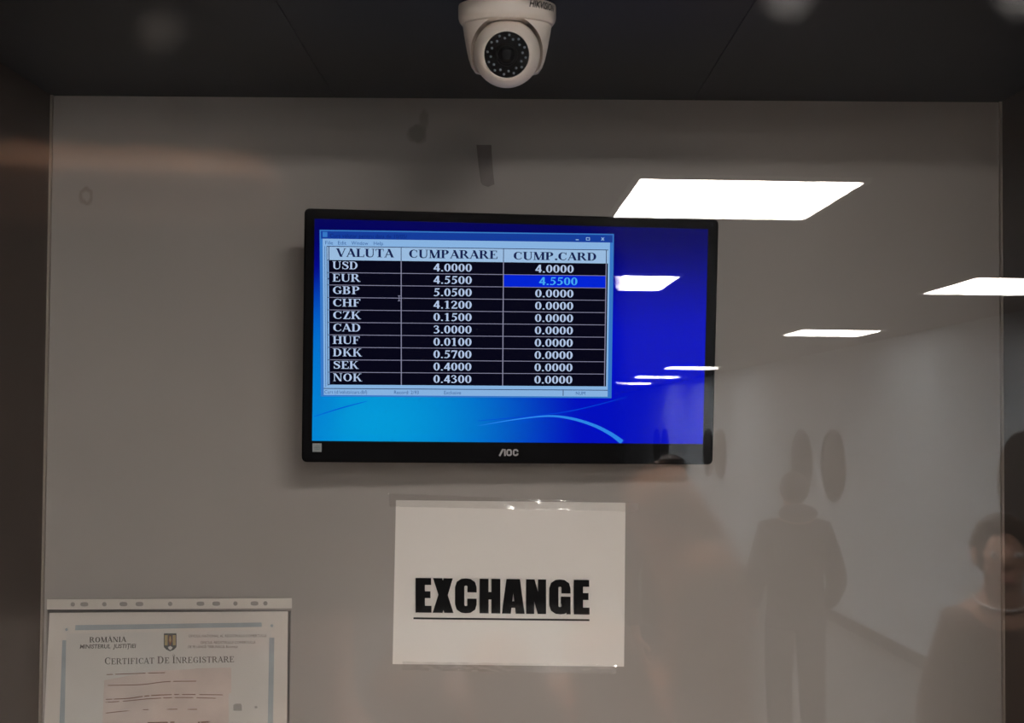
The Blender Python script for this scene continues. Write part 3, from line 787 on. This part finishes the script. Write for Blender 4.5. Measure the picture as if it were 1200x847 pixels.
for u, v in ((78, 737.5), (318.5, 733)):
    for q_ in stroke([(u + 3.6 * math.cos(rad(a_)), v + 3.6 * math.sin(rad(a_)), 1.6) for a_ in range(0, 361, 20)]): wpoly(cb, q_, yb, 8)
    wpoly(cb, [(u + 1.8 * math.cos(rad(a_)), v + 1.8 * math.sin(rad(a_))) for a_ in range(0, 360, 30)], yb, 0)
def TC(slope, uref, y):
    def T(p): return wp(p.x, -p.z + (p.x - uref) * slope, y)
    return T
serif(cb, 'ROMÂNIA', 104.5, -752.6, 148, 6.2, 2, TC(-.012, 104, yc), .2, .09)
sans(cb, 'MINISTERUL  JUSTIȚIEI', 93.5, -759.8, 4.7, 2, TC(-.012, 93, yc), width=66, offset=.02, shear=.15)
serif(cb, 'CERTIFICAT DE ÎNREGISTRARE', 122, -778.5, 274.5, 7.0, 2, TC(-.018, 122, yc), .15, .07, lead=1.2)
sans(cb, 'OFICIUL NAȚIONAL AL REGISTRULUI COMERȚULUI', 221, -746.6, 3.0, 2, TC(-.004, 221, yc), width=91)
sans(cb, 'OFICIUL REGISTRULUI COMERȚULUI', 235, -754.2, 3.0, 2, TC(-.004, 235, yc), width=64)
sans(cb, 'DE PE LÂNGĂ TRIBUNALUL București', 220.5, -759.2, 3.0, 2, TC(-.004, 220, yc), width=58)
for P in ([(125, 790.3, .9), (160, 789, 1), (193.5, 788, .9)], [(125, 803, .9), (165, 802, 1), (195, 798.6, 1), (230, 798, .9)],
          [(124, 819.3, .9), (150, 818.2, 1.2), (175, 815, 1.2), (210, 813.6, 1), (261, 814, .9)], [(124, 822.8, .9), (150, 821, 1), (175, 818.6, 1), (210, 817.2, .9), (253, 818, .9)],
          [(124, 835.4, .9), (140, 833.6, 1), (151, 832.6, .9)], [(167, 831.5, .9), (174, 831.2, .9)], [(195.5, 831, .9), (208, 830.8, .9)], [(220, 831, .9), (231, 831, .9)],
          [(173, 846.6, 1.4), (208, 846, 1.4)], [(232, 846.4, 1.8), (246, 845.6, 1.8)]):
    pts = catmull(P, 14)
    # words: dashes along the wavy line
    for i in range(len(pts) - 1):
        if random.random() < .08: continue
        for q_ in stroke([pts[i], pts[i+1]]): wpoly(cb, q_, yc, 3)
wpoly(cb, [(273.5, 826), (276, 824.3), (282, 824.3), (283.5, 827), (283.5, 832.6), (273.5, 832.6)], yc, 9)
wpoly(cb, [(298, 827.5), (301, 827), (302, 829.5), (299, 830)], yc, 9)
# national shield: dark outline, gold field, dark eagle shape, pale point
wpoly(cb, [(192, 742), (206.8, 742), (206.8, 758), (204, 761), (199.5, 763), (195, 761), (192, 758)], yc, 5)
wpoly(cb, [(193, 744), (196.6, 744), (196.4, 756), (193, 756)], yd, 4); wpoly(cb, [(202.2, 744), (205.8, 744), (205.8, 756), (202.6, 756)], yd, 4)
wpoly(cb, [(198.2, 744.6), (200.6, 744.6), (201.8, 751), (199.5, 757), (197.2, 751)], yd, 7); wpoly(cb, [(198.9, 745.5), (200.1, 745.5), (200.6, 750), (199.4, 753), (198.3, 750)], yd - .0001, 4)
wpoly(cb, [(196.8, 758.2), (199.5, 756.8), (202.3, 758.2), (201.2, 760.6), (199.5, 761.5), (197.8, 760.6)], yd, 8)
own(cb.build('print', [M_blue, M_pink, M_grey, M_brown, M_gold, M_crest, M_spot, M_red, M_cool, M_spot], None, merge=False), cert)

# ------------------------------------------------------------------ corridor: ceiling lights, round wall pictures
M_diff = emit('light_panel_diffuser', PANEL_COLOR, PANEL_POWER, gloss=False)
M_lfr = mat('white_light_frame', (.75, .75, .74, 1), .5)
def light(x0, x1, ya_, yb_, label):
    Mx = Matrix.Translation(((x0 + x1) / 2, (ya_ + yb_) / 2, CORR_TOP))
    t = empty('ceiling_light', Mx); tag(t, label, 'ceiling light', 'square light panels in the corridor ceiling')
    w, d = abs(x1 - x0) / 2, abs(yb_ - ya_) / 2; f_ = .015
    mb = MB()
    for lo, hi in (((-w-f_, -d-f_, -.012), (w+f_, -d, 0)), ((-w-f_, d, -.012), (w+f_, d+f_, 0)), ((-w-f_, -d, -.012), (-w, d, 0)), ((w, -d, -.012), (w+f_, d, 0))): mb.box(lo, hi)
    mb.build('light_frame', M_lfr, t)
    mb = MB(); mb.box((-w, -d, -.010), (w, d, -.002)); mb.build('diffuser', M_diff, t)
HH = CORR_TOP - .010
def P_(u, v): return seen(u, v, z=HH)
a, b_, c_ = P_(749.5, 210.2), P_(1020, 211.8), P_(940, 257)
LX0, LX1 = a.x, b_.x
light(a.x, (b_.x + c_.x) / 2, (a.y + b_.y) / 2, c_.y, 'square ceiling light panel reflected large beside the top right of the monitor')
dl = abs(c_.y - (a.y + b_.y) / 2)
a, b_ = P_(795, 323.4), P_(775, 340.2)
xr = (a.x + b_.x) / 2; light(xr - (LX1 - LX0), xr, a.y, b_.y, 'second square ceiling light panel, reflected in the dark blue of the screen')
for yy in (-7.6, -10.0, -12.5, -15.0): light(xr - (LX1 - LX0), xr, yy, yy - .6, 'square ceiling light panel hidden behind the phone in the reflection')
a, b_ = P_(1145, 325.2), P_(1081, 344.2); x2 = (a.x + b_.x) / 2
a3, b3, c3 = P_(940, 386.4), P_(1035, 387.2), P_(1006, 394)
WD2 = b3.x - a3.x
light(x2, x2 + WD2, a.y, b_.y, 'square ceiling light panel reflected across the right edge of the booth')
light(a3.x, b3.x, (a3.y + b3.y) / 2, c3.y, 'square ceiling light panel reflected thin on the wall right of the monitor')
for (u0, u1, v0, v1, lab) in ((785, 846, 429.8, 432.4, 'square ceiling light panel reflected as a thin line at the right bezel'), (752, 799, 441.0, 442.8, 'far square ceiling light panel, reflected as the second thin line in the screen'), (751, 770, 448.8, 450.0, 'farthest square ceiling light panel, reflected as the lowest thin line in the screen')):
    p0, p1 = P_(u0 + 4, v0), P_((u0 + u1) / 2, v1)
    light(x2, x2 + WD2, p0.y, p1.y, lab)
for yy, lab in ((-6.4, 'unseen ceiling light panel added on the far side of the corridor'),):
    light(-1.45, -.75, yy, yy - .6, lab)  # panel out of view, added to soften the light reaching the booth
light(xr - (LX1 - LX0), xr, -.95, -1.45, 'unseen ceiling light panel added almost over the photographer')  # extra panel out of view, added to brighten the booth wall

# small warm can light, added unseen above the window to brighten the fingers
M_bulb = emit('added_warm_bulb', (1.0, .70, .48, 1), 1200.0, gloss=False); M_can = mat('added_dark_can', (.03, .03, .03, 1), .5)
dn = empty('added_downlight', Matrix.Translation((-.16, -.10, CORR_TOP))); tag(dn, 'unseen round can light added above the phone to brighten the fingers', 'ceiling light')
mb = MB(); mb.lathe([(.050, 0), (.050, -.080), (.047, -.080), (.047, -.004), (.001, -.004)], 40); mb.build('can', M_can, dn, smooth=True)
mb = MB(); mb.lathe([(.040, -.004), (.040, -.012), (.036, -.014), (.001, -.014)], 32); mb.build('bulb', M_bulb, dn, smooth=True)

M_disc = mat('dark_round_picture', (.045, .045, .047, 1), .45); M_drim = mat('dark_round_rim', (.03, .03, .03, 1), .4)
disc0 = None
labs = ['dark round wall picture reflected at the right edge of the booth', 'dark round wall picture, the near one of the pair right of the walking person', 'dark round wall picture above the head of the walking person',
        'dark round wall picture reflected just right of the monitor', 'dark round wall picture reflected on the right bezel', 'dark round wall picture, near one of the pair low in the screen', 'dark round wall picture, far one of the pair low in the screen']
for (u, v0, v1), lab in zip(((1199, 502, 640), (975, 502, 588), (938, 502, 574), (843, 502, 560), (829, 502, 556), (778.5, 502, 545), (769, 502, 541)), labs):
    p = seen(u, (v0 + v1) / 2, x=CORR_X - .02)
    if disc0 is None:
        disc0 = t = empty('round_picture', Matrix.Identity(4))
        q2 = V((0, 0, 1)).rotation_difference(V((-1, 0, 0))).to_matrix().to_4x4()
        mb = MB(); mb.lathe([(.33, 0), (.33, .016), (.322, .020), (.312, .020), (.310, .014)], 56, M=q2); r_ = mb.build('rim', M_drim, t, smooth=True)
        mb = MB(); mb.lathe([(.311, .001), (.311, .0145), (.001, .0145)], 56, M=q2); d_ = mb.build('picture', M_disc, t, smooth=True)
    else:
        t = disc0.copy(); COL.objects.link(t)
        for ch in (r_, d_): c2 = ch.copy(); COL.objects.link(c2); c2.parent = t
    t.matrix_world = Matrix.Translation((CORR_X, p.y, 1.415))
    tag(t, lab, 'wall picture', 'round pictures on the corridor wall')

# ------------------------------------------------------------------ people in the corridor (seen mirrored in the glass)
M_skin = mat('skin', (.55, .33, .24, 1), .5, noise=.05, nscale=30); M_hair = mat('dark_hair', (.03, .022, .018, 1), .55, bump=.4, bscale=150)
M_coat = mat('dark_padded_jacket', (.035, .035, .040, 1), .7, bump=.3, bscale=40); M_trs = mat('grey_trousers', (.06, .06, .065, 1), .8, bump=.2, bscale=120)
M_brownc = mat('brown_coat', (.11, .07, .055, 1), .75, bump=.2, bscale=80); M_shoe = mat('black_shoe', (.02, .02, .02, 1), .4)
M_eye = mat('eye_white', (.75, .73, .7, 1), .2); M_iris = mat('dark_iris', (.04, .025, .015, 1), .15); M_lip = mat('lips', (.42, .17, .14, 1), .45)
M_white = mat('white_cord', (.8, .8, .8, 1), .5)
def skin(name, nodes, edges, M, parent, root=0, sub=2):
    me = bpy.data.meshes.new(name); me.from_pydata([n_[0] for n_ in nodes], edges, [])
    o = bpy.data.objects.new(name, me); COL.objects.link(o); o.parent = parent
    o.modifiers.new('skin', 'SKIN').use_smooth_shade = True
    for i, n_ in enumerate(nodes):
        sv = me.skin_vertices[0].data[i]; r = n_[1]; sv.radius = r if isinstance(r, tuple) else (r, r); sv.use_root = i == root
    s_ = o.modifiers.new('sub', 'SUBSURF'); s_.levels = sub; s_.render_levels = sub
    baked(o, None); o.data.materials.clear(); o.data.materials.append(M)
    for p in o.data.polygons: p.use_smooth = True
    return o
class Graph:
    def __init__(s): s.n = []; s.e = []; s.k = {}
    def add(s, key, p, r, par=None):
        s.k[key] = len(s.n); s.n.append((tuple(p), r))
        if par is not None: s.e.append((s.k[par], s.k[key]))
def fingers(g, side, wrist, palm, across, fwd, down, curl):
    """palm and five unequal fingers: unit vectors across (towards the thumb), fwd (finger direction), down (palm side)"""
    P = V(palm)
    g.add(side + 'palm', P, (.030, .014), side + 'wrist')
    for i, (o_, l) in enumerate(((.027, .072), (.010, .080), (-.008, .074), (-.025, .058))):
        b0 = P + across * o_ + fwd * .040
        a0 = curl * .35; d1 = fwd * math.cos(a0) + down * math.sin(a0); d2 = fwd * math.cos(curl) + down * math.sin(curl); d3 = fwd * math.cos(curl * 1.6) + down * math.sin(curl * 1.6)
        p1 = b0 + d1 * l * .45; p2 = p1 + d2 * l * .32; p3 = p2 + d3 * l * .23
        for k_, (p, r) in enumerate(((b0, .0095), (p1, .0085), (p2, .0078), (p3, .0065))): g.add('%sf%d%d' % (side, i, k_), p, r, side + 'palm' if k_ == 0 else '%sf%d%d' % (side, i, k_ - 1))
    t0 = P + across * .034 + fwd * .002 + down * .006; t1 = t0 + (across * .7 + fwd * .7).normalized() * .032 + down * .008; t2 = t1 + (across * .25 + fwd * .95).normalized() * .026 + down * .008
    for k_, (p, r) in enumerate(((t0, .013), (t1, .0105), (t2, .0085))): g.add('%st%d' % (side, k_), p, r, side + 'palm' if k_ == 0 else '%st%d' % (side, k_ - 1))
def ellip(name, M, parent, c, r, seg=20, rot=None):
    bm = bmesh.new(); bmesh.ops.create_uvsphere(bm, u_segments=seg, v_segments=seg // 2, radius=1)
    R3 = rot.to_4x4() if rot else Matrix.Identity(4)
    bm.transform(Matrix.Translation(c) @ R3 @ Matrix.Diagonal((*r, 1))); me = bpy.data.meshes.new(name); bm.to_mesh(me); bm.free()
    for p in me.polygons: p.use_smooth = True
    me.materials.append(M); o = bpy.data.objects.new(name, me); COL.objects.link(o); o.parent = parent; return o
def person(x, y, H, face, label, coat, elbows, hands, step, group=None, coat_len=.44, hood=False, head_fwd=0.0, hairlong=False, wide=1.0, shw=.185):
    """face: heading in radians, 0 looks towards -y; elbows / hands in the person's own axes (x to their left, y behind, z up, fractions free)"""
    t = empty('person', Matrix.Translation((x, y, 0)) @ Matrix.Rotation(face, 4, 'Z')); tag(t, label, 'person', group)
    s = H / 1.70
    g = Graph(); hy = -.015 * s - head_fwd
    g.add('pelvis', (0, 0, .93*s), (.135*s, .10*s)); g.add('waist', (0, .0, 1.07*s), (.12*s, .085*s), 'pelvis'); g.add('chest', (0, .005, 1.26*s), (.145*s, .10*s), 'waist')
    g.add('collar', (0, .01, 1.39*s), (.10*s, .075*s), 'chest'); g.add('neck', (0, hy * .4, 1.455*s), .052*s, 'collar'); g.add('jaw', (0, hy - .012*s, 1.525*s), (.058*s, .066*s), 'neck')
    g.add('brow', (0, hy, 1.60*s), (.073*s, .088*s), 'jaw'); g.add('crown', (0, hy + .005*s, 1.655*s), (.055*s, .066*s), 'brow')
    g.add('nose', (0, hy - .098*s, 1.565*s), .011*s, 'brow')
    g2 = Graph()
    for sd, sx in (('l', 1), ('r', -1)):
        sh = V((sx * shw * s, .01, 1.36*s)); el = V(elbows[sd]); ha = V(hands[sd])
        g.add(sd + 'sh', sh, .058*s, 'collar'); g.add(sd + 'el', el, .042*s, sd + 'sh'); wr = ha
        g.add(sd + 'wrist', wr, (.028*s, .024*s), sd + 'el')
        fw_ = (wr - el).normalized(); ac = V((0, -1, 0)); ac = (ac - fw_ * ac.dot(fw_)).normalized(); dn = fw_.cross(ac) * (1 if sx > 0 else -1)
        if dn.x * sx > 0: dn = -dn
        fingers(g, sd, wr, wr + fw_ * .05 * s, ac, fw_, dn, .45)
        hp = V((sx * .09 * s, 0, .88*s)); kn = V((sx * .095 * s, step * sx * .10 - .015, .48*s)); an = V((sx * .09 * s, step * sx * .20 + .02, .085*s))
        g.add(sd + 'hip', hp, .085*s, 'pelvis'); g.add(sd + 'kn', kn, .055*s, sd + 'hip'); g.add(sd + 'an', an, .038*s, sd + 'kn')
        # shoe
        mb = MB(); 
        prof_ = []
        sh_o = ellip('shoe', M_shoe, t, an + V((0, -.06*s, -.047*s)), (.045*s, .13*s, .040*s))
    skin('body', g.n, g.e, M_skin, t)
    P = lambda k_: V(g.n[g.k[k_]][0])
    c = Graph()
    c.add('w', (0, .005, 1.05*s), (.165*s*wide, .125*s)); c.add('h', (0, .005, (1.05 - coat_len * .55)*s), (.185*s*wide, .14*s), 'w'); c.add('hem', (0, .005, (1.05 - coat_len * .62)*s), (.185*s*wide, .14*s), 'h')
    c.add('c', (0, .008, 1.26*s), (.175*s, .13*s), 'w'); c.add('k', (0, .012, 1.385*s), (.115*s, .095*s), 'c'); c.add('n', (0, .012, 1.44*s), (.078*s, .078*s), 'k')
    for sd, sx in (('l', 1), ('r', -1)):
        c.add(sd + 's', P(sd + 'sh') + V((0, 0, -.005)), .080*s, 'k'); c.add(sd + 'e', P(sd + 'el'), .066*s, sd + 's'); c.add(sd + 'w', P(sd + 'wrist') - (P(sd + 'wrist') - P(sd + 'el')).normalized() * .02, .046*s, sd + 'e')
    skin('jacket', c.n, c.e, coat, t)
    tr = Graph(); tr.add('p', (0, 0, .93*s), (.15*s, .115*s)); 
    for sd, sx in (('l', 1), ('r', -1)):
        tr.add(sd + 'h', P(sd + 'hip') + V((0, 0, -.05)), .100*s, 'p'); tr.add(sd + 'k', P(sd + 'kn'), .086*s, sd + 'h'); tr.add(sd + 'a', P(sd + 'an') + V((0, 0, .0)), .074*s, sd + 'k')
    skin('trousers', tr.n, tr.e, M_trs, t)
    hc = V((0, hy + .014*s, 1.605*s))
    hr = ellip('hair', M_hair, t, hc, (.088*s, .098*s, .098*s), 32)
    for v in hr.data.vertices:             # open the hair over the face
        d_ = v.co - hc
        if d_.y < -.01*s and d_.z < .06*s: v.co = hc + V((d_.x * .74, max(d_.y, .0), d_.z * .85))
        if hairlong and d_.z < -.03*s and d_.y > -.02: v.co.z -= .09*s
    if hood: ellip('hood', coat, t, V((0, .07*s, 1.46*s)), (.115*s, .075*s, .055*s), 24)
    for sx in (-1, 1):
        e_ = ellip('eye', M_eye, t, V((sx * .031*s, hy - .074*s, 1.590*s)), (.0125*s, .0115*s, .0095*s), 14); ellip('iris', M_iris, e_, V((sx * .031*s, hy - .0835*s, 1.590*s)), (.0055*s, .003*s, .0055*s), 10)
        ellip('ear', M_skin, t, V((sx * .076*s, hy + .012*s, 1.575*s)), (.010*s, .018*s, .030*s), 12)
    ellip('mouth', M_lip, t, V((0, hy - .073*s, 1.518*s)), (.023*s, .008*s, .008*s), 14)
    return t, g

# the person walking away down the corridor
p = seen(932, 700, dist=5.85)
person(p.x, p.y, 1.52, 0, 'person in a dark padded jacket seen from behind, head below the round pictures', M_coat,
       {'l': (.225, .03, .94), 'r': (-.225, .03, .94)}, {'l': (.195, -.10, .78), 'r': (-.195, -.10, .78)}, .15, hood=True, wide=1.10, shw=.16)
p = seen(787, 700, dist=5.3)
person(p.x, p.y, 1.62, rad(160), 'person in a brown coat between the monitor corner and the walking person', M_brownc,
       {'l': (.24, .02, 1.05), 'r': (-.24, .02, 1.05)}, {'l': (.22, -.05, .80), 'r': (-.22, -.05, .80)}, .5, coat_len=.5)
p = seen(1173, 650, dist=2.9)
pw, gw = person(p.x, p.y, 1.53, rad(200), 'person in a dark top with a white neck cord, at the right edge', M_brownc,
       {'l': (.17, .02, .98), 'r': (-.17, .02, .98)}, {'l': (.15, -.12, .78), 'r': (-.15, -.12, .78)}, 0, head_fwd=.05, shw=.11)
cc = Graph(); 
for i in range(13):
    a = math.pi * (i / 12) ; cc.add(i, (.072 * math.cos(a), -.005 - .085 * math.sin(a), 1.315 - .03 * math.sin(a)), .004, i - 1 if i else None)
skin('cord', cc.n, cc.e, M_white, pw, sub=1)

# the photographer holding the phone up to the glass
M_pback = mat('phone_back_black', (.006, .006, .007, 1), .5, spec=.1); M_pscr = mat('phone_screen_glass', (.01, .01, .012, 1), .08); M_plens = mat('phone_lens_glass', (.004, .004, .006, 1), .05)
ph = empty('smartphone', Matrix.Translation((0, -.004, 1.75)) @ Matrix.Rotation(-ROLL, 4, 'Y'))
tag(ph, 'black smartphone held sideways close to the glass by the photographer', 'smartphone')
PX0, PX1, PZ0, PZ1 = -.134, .0258, -.038, .0372
mb = MB(); mb.prism(rrect(PX0, PZ0, PX1, PZ1, .009, 8), -.008, 0); mb.build('body', M_pback, ph, bevel=.001)
mb = MB(); mb.prism(rrect(PX0 + .003, PZ0 + .003, PX1 - .003, PZ1 - .003, .007, 8), -.0084, -.0079); mb.build('display', M_pscr, ph)
mb = MB(); q2 = V((0, 0, 1)).rotation_difference(V((0, 1, 0))).to_matrix().to_4x4()
for i, (x, z) in enumerate(((0, 0), (0, -.015), (.012, .012))):
    mb = MB(); mb.lathe([(.0055, -.0002), (.0055, .0010), (.0048, .0014), (.0045, .0009), (.0002, .0009)], 28, M=Matrix.Translation((x, 0, z)) @ q2); mb.build('lens', M_plens, ph, smooth=True)

t = empty('person', Matrix.Translation((-.12, -.46, 0))); tag(t, 'person in a brown coat taking the photo, arms raised to a phone', 'person')
g = Graph(); B0 = V((-.12, -.46, 0)); Lp = lambda *a_: V(a_) - B0
s = 1.06
g.add('pelvis', (0, 0, .93*s), (.135, .10)); g.add('waist', (0, 0, 1.07*s), (.12, .09), 'pelvis'); g.add('chest', (0, 0, 1.27*s), (.15, .10), 'waist'); g.add('collar', (0, .0, 1.41*s), (.10, .08), 'chest')
g.add('neck', (0, .015, 1.48*s), .055, 'collar'); g.add('jaw', (0, .035, 1.55*s), (.060, .068), 'neck'); g.add('brow', (0, .025, 1.63*s), (.075, .09), 'jaw'); g.add('crown', (0, .018, 1.69*s), (.055, .068), 'brow'); g.add('nose', (0, .128, 1.595*s), .012, 'brow')
# right hand: under the lower right corner of the phone
g.add('rsh', (.185, 0, 1.38*s), .06, 'collar'); g.add('rel', Lp(.13, -.30, 1.33), .045, 'rsh'); g.add('rwrist', Lp(.055, -.075, 1.60), (.028, .024), 'rel'); g.add('rpalm', Lp(.030, -.036, 1.668), (.028, .016), 'rwrist')
for i, (bx, tips) in enumerate(((.046, [(.042, -.004, 1.699), (.0385, .006, 1.727)]), (.028, [(.024, -.004, 1.697), (.018, .007, 1.712)]), (.010, [(.006, -.004, 1.695), (.000, .007, 1.709)]), (-.008, [(-.012, -.004, 1.693), (-.016, .006, 1.705)]))):
    g.add('rf%d' % i, Lp(bx, -.026, 1.688), .0095, 'rpalm')
    for j, tp in enumerate(tips): g.add('rf%d%d' % (i, j), Lp(*tp), .0082 - .0012 * j, 'rf%d' % i if j == 0 else 'rf%d%d' % (i, j - 1))
g.add('rt0', Lp(.050, -.036, 1.685), .012, 'rpalm'); g.add('rt1', Lp(.047, -.030, 1.715), .010, 'rt0'); g.add('rt2', Lp(.032, -.0265, 1.738), .0085, 'rt1')
# left hand: index finger along the top edge
g.add('lsh', (-.185, 0, 1.38*s), .06, 'collar'); g.add('lel', Lp(-.30, -.26, 1.38), .045, 'lsh'); g.add('lwrist', Lp(-.225, -.085, 1.66), (.028, .024), 'lel'); g.add('lpalm', Lp(-.180, -.045, 1.722), (.028, .016), 'lwrist')
for i, ch in enumerate(([(-.152, -.022, 1.778), (-.138, -.004, 1.7975), (-.100, .0060, 1.7895), (-.036, .0058, 1.7885)], [(-.152, -.024, 1.758), (-.152, .010, 1.766), (-.138, .0125, 1.768)], [(-.152, -.026, 1.738), (-.152, .010, 1.744), (-.137, .0125, 1.745)], [(-.154, -.028, 1.720), (-.153, .008, 1.722), (-.139, .0115, 1.722)])):
    for j, tp in enumerate(ch): g.add('lf%d%d' % (i, j), Lp(*tp), (.0092, .0080, .0074, .0066)[j], 'lpalm' if j == 0 else 'lf%d%d' % (i, j - 1))
g.add('lt0', Lp(-.165, -.045, 1.700), .012, 'lpalm'); g.add('lt1', Lp(-.140, -.033, 1.708), .010, 'lt0'); g.add('lt2', Lp(-.116, -.0265, 1.720), .0085, 'lt1')
for sd, sx in (('l', -1), ('r', 1)):
    g.add(sd + 'hip', (sx * .09, 0, .88*s), .09, 'pelvis'); g.add(sd + 'kn', (sx * .10, .015, .48*s), .056, sd + 'hip'); g.add(sd + 'an', (sx * .11, -.02, .085*s), .04, sd + 'kn')
    ellip('shoe', M_shoe, t, V((sx * .11, .045, .042)), (.047, .135, .042))
skin('body', g.n, g.e, M_skin, t)
P = lambda k_: V(g.n[g.k[k_]][0])
c = Graph(); c.add('w', (0, 0, 1.05*s), (.165, .125)); c.add('h', (0, 0, .80*s), (.185, .145), 'w'); c.add('hem', (0, 0, .74*s), (.19, .15), 'h'); c.add('c', (0, 0, 1.27*s), (.18, .13), 'w'); c.add('k', (0, 0, 1.40*s), (.12, .10), 'c'); c.add('n', (0, .006, 1.455*s), (.082, .082), 'k')
for sd in 'lr':
    c.add(sd + 's', P(sd + 'sh'), .082, 'k'); c.add(sd + 'e', P(sd + 'el'), .064, sd + 's'); c.add(sd + 'w', P(sd + 'wrist') - (P(sd + 'wrist') - P(sd + 'el')).normalized() * .03, .042, sd + 'e')
skin('jacket', c.n, c.e, M_brownc, t)
tr = Graph(); tr.add('p', (0, 0, .93*s), (.15, .115))
for sd in 'lr': tr.add(sd + 'h', P(sd + 'hip') + V((0, 0, -.05)), .105, 'p'); tr.add(sd + 'k', P(sd + 'kn'), .076, sd + 'h'); tr.add(sd + 'a', P(sd + 'an'), .064, sd + 'k')
skin('trousers', tr.n, tr.e, M_trs, t)
hc = V((0, .012, 1.635*s)); hr = ellip('hair', M_hair, t, hc, (.090, .10, .10), 32)
for v in hr.data.vertices:
    d_ = v.co - hc
    if d_.y > .02 and d_.z < .045: v.co = hc + V((d_.x * .93, min(d_.y, .02), d_.z * .9))
for sx in (-1, 1):
    e_ = ellip('eye', M_eye, t, V((sx * .031, .103, 1.622*s)), (.0125, .0115, .0095), 14); ellip('iris', M_iris, e_, V((sx * .031, .1125, 1.622*s)), (.0055, .003, .0055), 10)
    ellip('ear', M_skin, t, V((sx * .078, .015, 1.605*s)), (.010, .018, .030), 12)
ellip('mouth', M_lip, t, V((0, .102, 1.545*s)), (.024, .008, .008), 14)
